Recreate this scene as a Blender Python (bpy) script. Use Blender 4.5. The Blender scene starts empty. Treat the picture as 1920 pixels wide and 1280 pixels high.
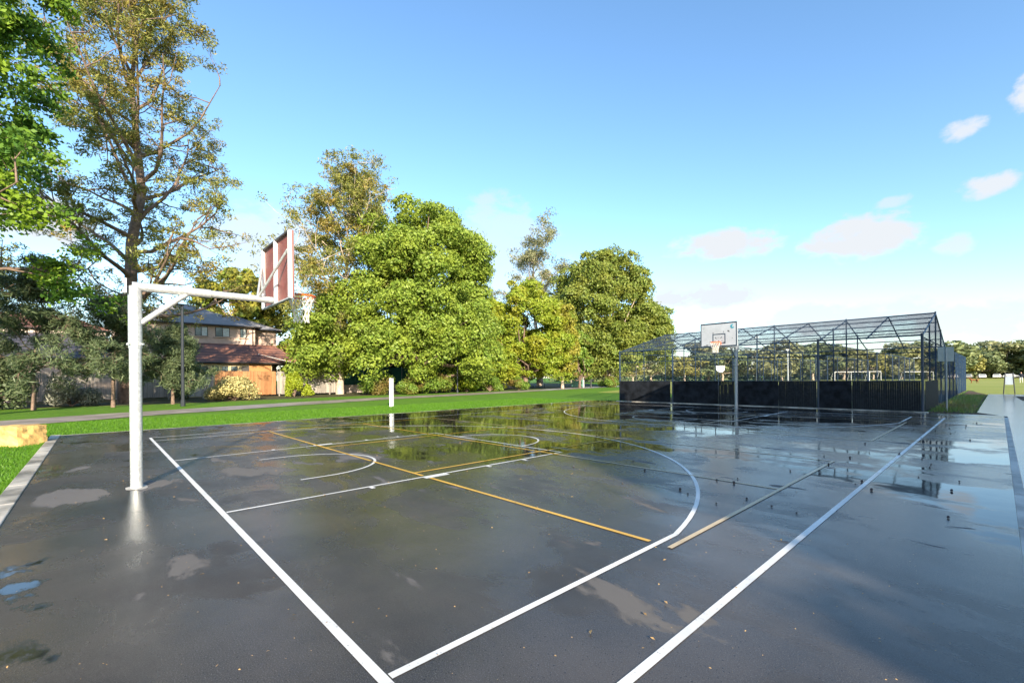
import bpy, bmesh, math, random
import numpy as np
from mathutils import Vector, Matrix

random.seed(7)
scn = bpy.context.scene
C = scn.collection
R = math.radians

# ------------------------------------------------------------------ camera
CAM = Vector((16.34, -1.04, 1.548))
yaw, roll = -0.78973, -0.00916
fwd = Vector((math.sin(yaw), math.cos(yaw), 0))
rgt = Vector((math.cos(yaw), -math.sin(yaw), 0))
up = Vector((0, 0, 1))
cr, sr = math.cos(roll), math.sin(roll)
rc = rgt * cr + up * sr
uc = up * cr - rgt * sr
cam_data = bpy.data.cameras.new('camera')
cam = bpy.data.objects.new('camera', cam_data)
C.objects.link(cam)
m3 = Matrix((rc, uc, -fwd)).transposed()
cam.matrix_world = Matrix.Translation(CAM) @ m3.to_4x4()
cam_data.sensor_width = 36
cam_data.lens = 846.07 / 1920 * 36
cam_data.shift_x = -(1018.9 - 960) / 1920
cam_data.shift_y = (707.75 - 640) / 1920
cam_data.clip_end = 3000
cam_data.clip_start = 0.05
scn.camera = cam

# ------------------------------------------------------------------ light
SUN_AZ = math.atan2(0.91, -0.41)          # clockwise from +Y
SUN_EL = R(19.8)
sd = Vector((math.sin(SUN_AZ) * math.cos(SUN_EL), math.cos(SUN_AZ) * math.cos(SUN_EL), math.sin(SUN_EL)))
sun_data = bpy.data.lights.new('sun', 'SUN')
sun_data.energy = 4.9
sun_data.angle = R(0.53)
sun_data.color = (1.0, 0.87, 0.68)
sun = bpy.data.objects.new('sun', sun_data)
C.objects.link(sun)
sun.rotation_euler = sd.to_track_quat('Z', 'Y').to_euler()
sun.location = (30, -15, 30)

scn.view_settings.view_transform = 'Standard'
scn.view_settings.look = 'None'
scn.view_settings.exposure = 1.33
scn.view_settings.gamma = 1
scn.view_settings.use_curve_mapping = False

world = bpy.data.worlds.new('World')
scn.world = world
world.use_nodes = True
wt = world.node_tree
wt.nodes.clear()


def nd(t, typ, **kw):
    n = t.nodes.new(typ)
    for k, v in kw.items():
        setattr(n, k, v)
    return n


def lk(t, a, b):
    t.links.new(a, b)


def mth(t, op, a, b=None, c=None, clamp=False):
    n = t.nodes.new('ShaderNodeMath')
    n.operation = op
    n.use_clamp = clamp
    for i, x in enumerate((a, b, c)):
        if x is None:
            continue
        if isinstance(x, (int, float)):
            n.inputs[i].default_value = x
        else:
            t.links.new(x, n.inputs[i])
    return n.outputs[0]


def sstep(t, x, lo, hi, a=0.0, b=1.0):
    n = t.nodes.new('ShaderNodeMapRange')
    n.interpolation_type = 'SMOOTHSTEP'
    t.links.new(x, n.inputs[0])
    for i, v in enumerate((lo, hi, a, b)):
        n.inputs[1 + i].default_value = v
    return n.outputs[0]


def noise(t, vec, scale, detail=4, rough=0.5, dist=0.0):
    n = t.nodes.new('ShaderNodeTexNoise')
    n.inputs['Scale'].default_value = scale
    n.inputs['Detail'].default_value = detail
    n.inputs['Roughness'].default_value = rough
    n.inputs['Distortion'].default_value = dist
    if vec is not None:
        t.links.new(vec, n.inputs['Vector'])
    return n.outputs['Fac']


def mixc(t, fac, a, b):
    n = t.nodes.new('ShaderNodeMix')
    n.data_type = 'RGBA'
    for s, x in ((n.inputs[0], fac), (n.inputs[6], a), (n.inputs[7], b)):
        if isinstance(x, (int, float)):
            s.default_value = x
        elif isinstance(x, tuple):
            s.default_value = (*x[:3], 1)
        else:
            t.links.new(x, s)
    return n.outputs[2]


def mapping(t, vec, scale=(1, 1, 1), rot=(0, 0, 0), loc=(0, 0, 0)):
    n = t.nodes.new('ShaderNodeMapping')
    n.inputs['Scale'].default_value = scale
    n.inputs['Rotation'].default_value = rot
    n.inputs['Location'].default_value = loc
    t.links.new(vec, n.inputs['Vector'])
    return n.outputs[0]


# sky with drifting cumulus
sky = nd(wt, 'ShaderNodeTexSky', sky_type='NISHITA', sun_disc=False, sun_elevation=SUN_EL, sun_rotation=SUN_AZ)
sky.air_density = 1.0
sky.dust_density = 0.4
sky.ozone_density = 2.2
tc = nd(wt, 'ShaderNodeTexCoord')
sep = nd(wt, 'ShaderNodeSeparateXYZ')
lk(wt, tc.outputs['Generated'], sep.inputs[0])
az = mth(wt, 'ARCTAN2', sep.outputs[0], sep.outputs[1])
el = mth(wt, 'ARCSINE', sep.outputs[2])
comb = nd(wt, 'ShaderNodeCombineXYZ')
lk(wt, az, comb.inputs[0])
lk(wt, mth(wt, 'MULTIPLY', el, 1.7), comb.inputs[1])
n_fine = noise(wt, comb.outputs[0], 16, 7, 0.6, 0.15)
n_mid = noise(wt, comb.outputs[0], 5, 5, 0.55)
wob = mth(wt, 'MULTIPLY', mth(wt, 'SUBTRACT', n_fine, 0.46), 3.4)


cl = None
for (a0, e0, wa, we, amp) in [      # azimuth, elevation, half widths (radians), density
        (-.402, .264, .120, .030, .95), (-.174, .243, .105, .042, 1.0), (-.037, .376, .030, .017, .75), (-.014, .290, .036, .021, .8),
        (-.045, .208, .032, .018, .6), (-.133, .294, .028, .012, .5), (-.444, .165, .12, .032, .8), (.036, .400, .022, .030, .8),
        (-.891, .300, .13, .085, .45), (-.84, .21, .18, .06, .4), (-1.64, .235, .08, .04, .8), (-1.338, .25, .10, .07, .65), (-.22, .105, .20, .032, .7),
        (-.02, .080, .12, .04, .7), (1.3, .35, .2, .06, .7), (2.3, .5, .25, .1, .6), (-2.4, .4, .25, .07, .7), (3.0, .3, .2, .06, .6)]:
    dx = mth(wt, 'DIVIDE', mth(wt, 'SUBTRACT', az, a0), wa)
    dy = mth(wt, 'DIVIDE', mth(wt, 'SUBTRACT', el, e0), we)
    r2 = mth(wt, 'ADD', mth(wt, 'MULTIPLY', dx, dx), mth(wt, 'MULTIPLY', dy, dy))
    v = mth(wt, 'ADD', mth(wt, 'SUBTRACT', 1.0, r2), wob)
    v = mth(wt, 'MULTIPLY', sstep(wt, v, 0.0, 0.95), min(1.0, amp * 1.2))
    cl = v if cl is None else mth(wt, 'MAXIMUM', cl, v)
hz = mth(wt, 'MULTIPLY', sstep(wt, mth(wt, 'ADD', el, mth(wt, 'MULTIPLY', mth(wt, 'SUBTRACT', n_mid, .5), .26)), 0.17, 0.02), 0.5)
cl = mth(wt, 'MAXIMUM', cl, hz)
bg1 = nd(wt, 'ShaderNodeBackground')
hs = nd(wt, 'ShaderNodeHueSaturation')
hs.inputs['Saturation'].default_value = 1.10
hs.inputs['Hue'].default_value = 0.498
hs.inputs['Value'].default_value = 1.0
lk(wt, sky.outputs[0], hs.inputs['Color'])
lk(wt, hs.outputs[0], bg1.inputs[0])
bg1.inputs[1].default_value = 0.142
bg2 = nd(wt, 'ShaderNodeBackground')
bg2.inputs[0].default_value = (0.90, 0.945, 1.0, 1)
bg2.inputs[1].default_value = 0.38
mixw = nd(wt, 'ShaderNodeMixShader')
lk(wt, cl, mixw.inputs[0])
lk(wt, bg1.outputs[0], mixw.inputs[1])
lk(wt, bg2.outputs[0], mixw.inputs[2])
wo = nd(wt, 'ShaderNodeOutputWorld')
lk(wt, mixw.outputs[0], wo.inputs[0])


# ------------------------------------------------------------------ materials
def new_mat(name):
    m = bpy.data.materials.new(name)
    m.use_nodes = True
    t = m.node_tree
    p = t.nodes['Principled BSDF']
    return m, t, p


def simple(name, col, rough=0.5, metal=0.0, var=0.15, scale=6.0, bump=0.0, bscale=60.0, spec=0.5):
    m, t, p = new_mat(name)
    g = nd(t, 'ShaderNodeNewGeometry')
    n = noise(t, g.outputs['Position'], scale, 5, 0.6)
    a = tuple(c * (1 - var) for c in col)
    b = tuple(min(1, c * (1 + var)) for c in col)
    lk(t, mixc(t, sstep(t, n, .3, .7), a, b), p.inputs['Base Color'])
    p.inputs['Roughness'].default_value = rough
    p.inputs['Metallic'].default_value = metal
    p.inputs['Specular IOR Level'].default_value = spec
    if bump:
        bn = nd(t, 'ShaderNodeBump')
        bn.inputs['Strength'].default_value = bump
        bn.inputs['Distance'].default_value = 0.02
        lk(t, noise(t, g.outputs['Position'], bscale, 4, .6), bn.inputs['Height'])
        lk(t, bn.outputs[0], p.inputs['Normal'])
    return m


def wet_masks(t):
    """puddle and dry masks from the world position (the same for asphalt and paint)."""
    g = nd(t, 'ShaderNodeNewGeometry')
    pos = g.outputs['Position']
    s = nd(t, 'ShaderNodeSeparateXYZ')
    lk(t, pos, s.inputs[0])
    pm = mapping(t, pos, (0.30, 0.42, 0.0), (0, 0, R(25)))
    n1 = noise(t, pm, 1.0, 5, 0.55, 0.4)
    bias = sstep(t, s.outputs[1], 1.0, 7.5, -0.15, 0.050)
    bias2 = sstep(t, s.outputs[0], 12.5, 7.5, -0.075, 0.035)
    n1 = mth(t, 'ADD', n1, mth(t, 'MULTIPLY', mth(t, 'SUBTRACT', noise(t, mapping(t, pos, (1.1, 2.3, 0), (0, 0, R(38))), 1.0, 6, .65), .5), .34))
    v = mth(t, 'ADD', mth(t, 'ADD', n1, bias), bias2)
    for (hu, hv, ru, rv, amp) in ((12.1, -1.55, 1.9, .42, .23), (11.5, -.3, .5, .22, .11), (12.7, -.45, .5, .2, .09), (8.4, 3.4, 1.5, .5, .08), (15.6, 12, 1.2, 3.5, .07)):   # hollows that hold water
        du = mth(t, 'DIVIDE', mth(t, 'SUBTRACT', s.outputs[0], hu), ru)
        dv = mth(t, 'DIVIDE', mth(t, 'SUBTRACT', s.outputs[1], hv), rv)
        q = mth(t, 'ADD', mth(t, 'MULTIPLY', du, du), mth(t, 'MULTIPLY', dv, dv))
        q = mth(t, 'ADD', q, mth(t, 'MULTIPLY', mth(t, 'SUBTRACT', noise(t, pos, 2.6, 5, .6), .5), 3.2))
        v = mth(t, 'ADD', v, sstep(t, q, 1.4, -.2, 0, amp))
    puddle = sstep(t, v, 0.49, 0.56)
    pd = mapping(t, pos, (0.55, 1.5, 0.0), (0, 0, R(-8)), (3.3, 9.1, 0))
    n2 = noise(t, pd, 1.0, 6, 0.6, 0.3)
    crown = mth(t, 'MULTIPLY', sstep(t, mth(t, 'ABSOLUTE', mth(t, 'SUBTRACT', s.outputs[0], 7.4)), .9, .1, 0, .13), sstep(t, s.outputs[1], 6.5, 3.5))   # the slab's crown dries first
    n2 = mth(t, 'ADD', n2, crown)
    dry = mth(t, 'MULTIPLY', sstep(t, n2, 0.62, 0.67), mth(t, 'SUBTRACT', 1.0, puddle))
    return pos, puddle, dry


def asphalt_mat():
    m, t, p = new_mat('wet_asphalt')
    pos, pud, dry = wet_masks(t)
    fine = noise(t, pos, 140, 3, .7)
    big = noise(t, pos, 0.55, 6, .6)
    col = mixc(t, sstep(t, big, .3, .7), (0.030, 0.027, 0.025), (0.074, 0.063, 0.053))
    col = mixc(t, sstep(t, fine, .5, .72), col, (0.13, 0.122, 0.112))
    col = mixc(t, sstep(t, noise(t, pos, 75, 2, .5), .62, .74), col, (0.012, 0.012, 0.012))
    col = mixc(t, pud, col, (0.022, 0.021, 0.018))
    col = mixc(t, mth(t, 'MULTIPLY', dry, .7), col, (0.15, 0.14, 0.13))
    lk(t, col, p.inputs['Base Color'])
    mid = noise(t, pos, 0.9, 5, .6)
    mid = mth(t, 'ADD', mth(t, 'MULTIPLY', mid, .55), mth(t, 'MULTIPLY', noise(t, mapping(t, pos, (.35, 1.3, 0), (0, 0, R(38))), 1.0, 6, .65, .5), .45))
    rdamp = sstep(t, mid, .36, .64, .17, .43)
    sx_ = nd(t, 'ShaderNodeSeparateXYZ'); lk(t, pos, sx_.inputs[0])
    sheen = sstep(t, noise(t, mapping(t, pos, (.5, 1.0, 0), (0, 0, R(30)), (7, 2, 0)), 1.0, 7, .62, .6), .46, .57)
    rdamp = mth(t, 'MULTIPLY', rdamp, sstep(t, sheen, 0, 1, 1.1, .30))
    rdamp = mth(t, 'MULTIPLY', rdamp, sstep(t, mth(t, 'ADD', sx_.outputs[0], mth(t, 'MULTIPLY', sx_.outputs[1], .5)), 12, 20, 1.0, .62))
    n = nd(t, 'ShaderNodeMix')
    lk(t, pud, n.inputs[0]); lk(t, rdamp, n.inputs[2]); n.inputs[3].default_value = 0.05
    n2 = nd(t, 'ShaderNodeMix')
    lk(t, dry, n2.inputs[0]); lk(t, n.outputs[0], n2.inputs[2]); n2.inputs[3].default_value = 0.85
    lk(t, n2.outputs[0], p.inputs['Roughness'])
    p.inputs['IOR'].default_value = 1.40
    b = nd(t, 'ShaderNodeBump')
    b.inputs['Distance'].default_value = 0.004
    lk(t, sstep(t, pud, 0, 1, .42, .0), b.inputs['Strength'])
    lk(t, noise(t, pos, 95, 4, .7), b.inputs['Height'])
    b2 = nd(t, 'ShaderNodeBump')
    b2.inputs['Distance'].default_value = 0.02
    b2.inputs['Strength'].default_value = 0.10
    lk(t, noise(t, pos, 2.2, 3, .5), b2.inputs['Height'])
    lk(t, b.outputs[0], b2.inputs['Normal'])
    lk(t, b2.outputs[0], p.inputs['Normal'])
    return m


def paint_mat(name, col, worn):
    m, t, p = new_mat(name)
    pos, pud, dry = wet_masks(t)
    n = noise(t, pos, 28, 5, .7)
    n3 = noise(t, pos, 1.3, 4, .6)
    c = mixc(t, sstep(t, n3, .35, .7), col, tuple(x * .78 for x in col))
    c = mixc(t, sstep(t, mth(t, 'ADD', mth(t, 'MULTIPLY', n, .7), mth(t, 'MULTIPLY', noise(t, pos, 110, 3, .7), .3)), worn - .04, worn + .05), c, (0.06, 0.06, 0.06))
    c = mixc(t, mth(t, 'MULTIPLY', pud, .25), c, tuple(x * .6 for x in col))
    lk(t, c, p.inputs['Base Color'])
    q = nd(t, 'ShaderNodeMix')
    lk(t, pud, q.inputs[0]); q.inputs[2].default_value = .45; q.inputs[3].default_value = .22
    lk(t, q.outputs[0], p.inputs['Roughness'])
    return m


def ground_mat(name, c1, c2, c3, s1=.35, s2=9.0, bump=.6):
    m, t, p = new_mat(name)
    g = nd(t, 'ShaderNodeNewGeometry')
    pos = g.outputs['Position']
    c = mixc(t, sstep(t, noise(t, pos, s1, 5, .6), .3, .7), c1, c2)
    c = mixc(t, sstep(t, noise(t, pos, s2, 6, .7), .42, .75), c, c3)
    lk(t, c, p.inputs['Base Color'])
    p.inputs['Roughness'].default_value = .85
    p.inputs['Specular IOR Level'].default_value = .2
    b = nd(t, 'ShaderNodeBump')
    b.inputs['Strength'].default_value = bump
    b.inputs['Distance'].default_value = .04
    lk(t, noise(t, pos, 45, 4, .75), b.inputs['Height'])
    lk(t, b.outputs[0], p.inputs['Normal'])
    return m


def leaf_mat(name, c1, c2, c3=None, trans=0.32):
    m, t, p = new_mat(name)
    g = nd(t, 'ShaderNodeNewGeometry')
    rnd = g.outputs['Random Per Island']
    gain = 1.7
    c1, c2 = tuple(x * gain for x in c1), tuple(x * gain for x in c2)
    c3 = tuple(x * gain for x in c3) if c3 else None
    c = mixc(t, rnd, c1, c2)
    if c3:
        c = mixc(t, sstep(t, noise(t, g.outputs['Position'], .45, 3, .5), .46, .66), c, c3)
    lk(t, c, p.inputs['Base Color'])
    p.inputs['Roughness'].default_value = .5
    p.inputs['Specular IOR Level'].default_value = .3
    tr = nd(t, 'ShaderNodeBsdfTranslucent')
    lk(t, c, tr.inputs[0])
    mx = nd(t, 'ShaderNodeMixShader')
    mx.inputs[0].default_value = trans
    lk(t, p.outputs[0], mx.inputs[1]); lk(t, tr.outputs[0], mx.inputs[2])
    lk(t, mx.outputs[0], t.nodes['Material Output'].inputs[0])
    return m


def brick_mat(name, c1, c2, mortar, axis_rot=(R(90), 0, R(90)), w=.24, h=.086):
    m, t, p = new_mat(name)
    g = nd(t, 'ShaderNodeNewGeometry')
    s = nd(t, 'ShaderNodeSeparateXYZ'); lk(t, g.outputs['Position'], s.inputs[0])
    cb = nd(t, 'ShaderNodeCombineXYZ')
    lk(t, mth(t, 'ADD', s.outputs[0], s.outputs[1]), cb.inputs[0]); lk(t, s.outputs[2], cb.inputs[1])
    b = nd(t, 'ShaderNodeTexBrick')
    b.inputs['Scale'].default_value = 1
    b.inputs['Brick Width'].default_value = w
    b.inputs['Row Height'].default_value = h
    b.inputs['Mortar Size'].default_value = .006
    b.inputs['Color1'].default_value = (*c1, 1); b.inputs['Color2'].default_value = (*c2, 1); b.inputs['Mortar'].default_value = (*mortar, 1)
    lk(t, cb.outputs[0], b.inputs['Vector'])
    lk(t, b.outputs[0], p.inputs['Base Color'])
    p.inputs['Roughness'].default_value = .85
    return m


def roof_tile_mat(name, c1, c2, c3):
    m, t, p = new_mat(name)
    g = nd(t, 'ShaderNodeNewGeometry')
    pos = g.outputs['Position']
    w = nd(t, 'ShaderNodeTexWave', wave_type='BANDS', bands_direction='Z')
    w.inputs['Scale'].default_value = 1.1
    lk(t, pos, w.inputs['Vector'])
    c = mixc(t, sstep(t, noise(t, pos, .6, 5, .6), .35, .65), c1, c2)
    c = mixc(t, sstep(t, w.outputs['Fac'], .75, .98), c, c3)
    lk(t, c, p.inputs['Base Color'])
    p.inputs['Roughness'].default_value = .6
    b = nd(t, 'ShaderNodeBump'); b.inputs['Strength'].default_value = .5; b.inputs['Distance'].default_value = .03
    lk(t, w.outputs['Fac'], b.inputs['Height']); lk(t, b.outputs[0], p.inputs['Normal'])
    return m


M = {}
M['asphalt'] = asphalt_mat()
M['white_line'] = paint_mat('white_line_paint', (0.76, 0.75, 0.71), .62)
M['yellow_line'] = paint_mat('yellow_line_paint', (0.72, 0.42, 0.06), .66)
M['shaded_yellow_line'] = paint_mat('shaded_yellow_paint', (0.55, 0.43, 0.26), .62)  # same yellow lines where shade dulls them, that shade put into the colour
M['lawn'] = ground_mat('lawn', (0.062, 0.165, 0.007), (0.092, 0.21, 0.01), (0.15, 0.22, 0.03))
M['field'] = ground_mat('field_grass', (0.22, 0.25, 0.045), (0.31, 0.30, 0.08), (0.26, 0.30, 0.05), .05, 2.0)
M['rough_ground'] = ground_mat('rough_ground', (0.06, 0.075, 0.02), (0.09, 0.08, 0.04), (0.05, 0.04, 0.025), .3, 5)
M['mulch'] = ground_mat('mulch', (0.10, 0.065, 0.04), (0.15, 0.10, 0.065), (0.05, 0.035, 0.025), 1.2, 14, 1.0)
M['path'] = simple('damp_path', (0.28, 0.235, 0.20), .45, var=.35, scale=.8, bump=.25, bscale=80)
M['concrete'] = simple('concrete', (0.40, 0.38, 0.34), .55, var=.35, scale=1.6, bump=.15)
M['wet_concrete'] = simple('wet_concrete', (0.11, 0.115, 0.12), .16, var=.3, scale=.7, bump=.06)
M['galv'] = simple('galvanised_steel', (0.56, 0.58, 0.58), .42, metal=.55, var=.20, scale=26, bump=.05)
M['white_steel'] = simple('white_steel', (0.78, 0.78, 0.76), .4, var=.06)
M['grey_steel'] = simple('grey_steel', (0.36, 0.39, 0.41), .45, metal=.4, var=.1)
M['black_steel'] = simple('black_steel', (0.020, 0.024, 0.032), .4, var=.2)
M['blue_steel'] = simple('blue_black_steel', (0.016, 0.036, 0.070), .4, var=.25, scale=1)
M['net_wire'] = simple('net_wire', (0.025, 0.045, 0.08), .5, var=.2, scale=1)
M['blue_net'] = simple('blue_net', (0.012, 0.042, 0.095), .6, var=.2, scale=1)
M['mat_panel'] = simple('black_mat', (0.012, 0.014, 0.018), .8, var=.6, scale=2.5, bump=.25, bscale=9, spec=.15)
M['slat'] = simple('black_slat', (0.012, 0.014, 0.017), .7, var=.4, scale=12, spec=.2)
M['red_ply'] = simple('red_plywood', (0.21, 0.055, 0.042), .55, var=.18, scale=5)
M['board_white'] = simple('board_white', (0.42, 0.44, 0.47), .4, var=.10, scale=1.7)
M['navy'] = simple('navy_paint', (0.018, 0.035, 0.06), .45)
M['teal'] = simple('teal_print', (0.05, 0.32, 0.42), .5)
M['orange'] = simple('orange_rim', (0.75, 0.13, 0.015), .4, var=.1)
M['net_white'] = simple('net_cord', (0.74, 0.70, 0.62), .8)
M['sandstone'] = simple('sandstone', (0.52, 0.33, 0.11), .85, var=.45, scale=2.6, bump=.7, bscale=14)
M['white_post'] = simple('white_post', (0.82, 0.82, 0.82), .5, var=.03)
M['bark'] = simple('bark', (0.17, 0.115, 0.085), .9, var=.35, scale=5, bump=.8, bscale=16)
M['pale_bark'] = simple('pale_bark', (0.44, 0.36, 0.28), .85, var=.3, scale=2.5, bump=.4, bscale=14)
M['paling_old'] = simple('grey_paling', (0.26, 0.235, 0.21), .85, var=.35, scale=4)
M['paling_new'] = simple('orange_paling', (0.42, 0.17, 0.045), .8, var=.25, scale=4)
def paling_mat(name, a, b_):
    m, t, p = new_mat(name)
    g = nd(t, 'ShaderNodeNewGeometry')
    c = mixc(t, g.outputs['Random Per Island'], a, b_)
    c = mixc(t, sstep(t, noise(t, mapping(t, g.outputs['Position'], (6, 6, .8)), 1.0, 5, .7), .45, .8), c, tuple(x * .5 for x in a))
    lk(t, c, p.inputs['Base Color'])
    p.inputs['Roughness'].default_value = .85
    return m


M['paling_old'] = paling_mat('grey_paling', (0.20, 0.18, 0.16), (0.36, 0.32, 0.28))
M['paling_new'] = paling_mat('orange_paling', (0.25, 0.11, 0.04), (0.38, 0.19, 0.08))
M['kerb'] = simple('kerb_concrete', (0.36, 0.33, 0.28), .45, var=.65, scale=1.3, bump=.15)
M['brick'] = brick_mat('tan_brick', (0.58, 0.42, 0.34), (0.50, 0.35, 0.27), (0.58, 0.52, 0.46))
M['cream'] = simple('cream_wall', (0.55, 0.44, 0.24), .7)
M['timber'] = simple('timber_wall', (0.38, 0.18, 0.06), .7)
M['roof_grey'] = simple('grey_roof', (0.26, 0.25, 0.25), .85, var=.1, scale=2, spec=.15)
M['roof_red'] = roof_tile_mat('red_tiles', (0.29, 0.125, 0.075), (0.14, 0.075, 0.065), (0.09, 0.045, 0.04))
M['roof_dark'] = roof_tile_mat('dark_tiles', (0.055, 0.055, 0.07), (0.085, 0.075, 0.085), (0.03, 0.03, 0.04))
M['glass'] = simple('window_glass', (0.10, 0.14, 0.15), .08, var=.1)
M['blind'] = simple('window_blind', (0.55, 0.60, 0.58), .6)
M['frame_dark'] = simple('dark_frame', (0.05, 0.045, 0.04), .5)
M['sail'] = simple('white_sail', (0.80, 0.80, 0.80), .7, var=.03)
M['green_gate'] = simple('green_gate', (0.045, 0.17, 0.12), .5)
M['green_cloth'] = simple('green_cloth', (0.015, 0.10, 0.075), .8, var=.4, scale=.8)
M['dog'] = simple('brown_fur', (0.16, 0.06, 0.02), .9)
M['skin'] = simple('skin', (0.45, 0.27, 0.19), .6)
M['dark_cloth'] = simple('dark_cloth', (0.02, 0.025, 0.045), .9)
M['light_cloth'] = simple('light_cloth', (0.55, 0.54, 0.52), .9)
M['car_white'] = simple('car_white', (0.78, 0.78, 0.78), .25, var=.02)
M['car_silver'] = simple('car_silver', (0.45, 0.46, 0.48), .25, metal=.3, var=.02)
M['tyre'] = simple('tyre', (0.02, 0.02, 0.02), .8)
M['plastic_dark'] = simple('dark_plastic', (0.025, 0.022, 0.03), .6)
M['sign_back'] = simple('sign_back', (0.33, 0.38, 0.37), .5, var=.06)
M['board_pale'] = simple('pale_board', (0.45, 0.52, 0.60), .5, var=.05)
M['pale_wall'] = simple('pale_wall', (0.55, 0.45, 0.38), .8)
LEAF = {
    'camphor': leaf_mat('camphor_leaf', (0.075, 0.125, 0.014), (0.17, 0.215, 0.035), (0.15, 0.19, 0.022)),
    'lime': leaf_mat('lime_leaf', (0.10, 0.15, 0.012), (0.19, 0.22, 0.025), (0.17, 0.175, 0.015)),
    'orange': leaf_mat('orange_leaf', (0.13, 0.13, 0.014), (0.20, 0.18, 0.03), (0.10, 0.14, 0.02)),
    'dome': leaf_mat('dome_leaf', (0.070, 0.105, 0.018), (0.15, 0.175, 0.035), (0.13, 0.145, 0.025)),
    'grev': leaf_mat('silky_oak_leaf', (0.085, 0.11, 0.022), (0.20, 0.195, 0.05), (0.19, 0.145, 0.035), .35),
    'gum': leaf_mat('gum_leaf', (0.09, 0.105, 0.05), (0.17, 0.165, 0.085), None, .2),
    'sweet': leaf_mat('sweetgum_leaf', (0.035, 0.085, 0.014), (0.085, 0.155, 0.018), (0.12, 0.18, 0.014), .35),
    'sheoak': leaf_mat('sheoak_leaf', (0.035, 0.055, 0.026), (0.085, 0.105, 0.050), None, .15),
    'pale': leaf_mat('pale_shrub_leaf', (0.22, 0.20, 0.08), (0.36, 0.31, 0.14), None, .25),
    'greyshrub': leaf_mat('grey_shrub_leaf', (0.10, 0.11, 0.085), (0.26, 0.26, 0.22), None, .2),
    'yellow': leaf_mat('yellow_shrub_leaf', (0.13, 0.17, 0.01), (0.20, 0.23, 0.02), None, .3),
    'under': leaf_mat('undergrowth_leaf', (0.05, 0.10, 0.012), (0.12, 0.17, 0.025), (0.10, 0.07, 0.02), .25),
    'far': leaf_mat('far_leaf', (0.11, 0.125, 0.055), (0.19, 0.19, 0.09), (0.15, 0.15, 0.07), .25),
    'far2': leaf_mat('far_dark_leaf', (0.075, 0.10, 0.045), (0.14, 0.16, 0.07), None, .2),
    'far3': leaf_mat('far_gold_leaf', (0.13, 0.13, 0.035), (0.19, 0.18, 0.055), None, .2),
    'blade': leaf_mat('grass_blade', (0.030, 0.09, 0.004), (0.07, 0.15, 0.008), None, .3),
    'weed': leaf_mat('weed_leaf', (0.06, 0.12, 0.02), (0.15, 0.19, 0.05), (0.16, 0.13, 0.05), .25),
}

# ------------------------------------------------------------------ builders
ORG = {}


def tag(o, label=None, cat=None, group=None, kind=None):
    if label: o['label'] = label
    if cat: o['category'] = cat
    if group: o['group'] = group
    if kind: o['kind'] = kind
    return o


def empty(name, loc, label=None, cat=None, group=None):
    o = bpy.data.objects.new(name, None)
    o.empty_display_size = .3
    o.location = loc
    C.objects.link(o)
    ORG[o] = Vector(loc)
    return tag(o, label, cat, group)


def place(name, me, parent=None, org=None):
    o = bpy.data.objects.new(name, me)
    C.objects.link(o)
    if parent is not None:
        o.parent = parent
        ORG[o] = ORG[parent]
    else:
        o.location = org or (0, 0, 0)
        ORG[o] = Vector(org or (0, 0, 0))
    return o


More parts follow.
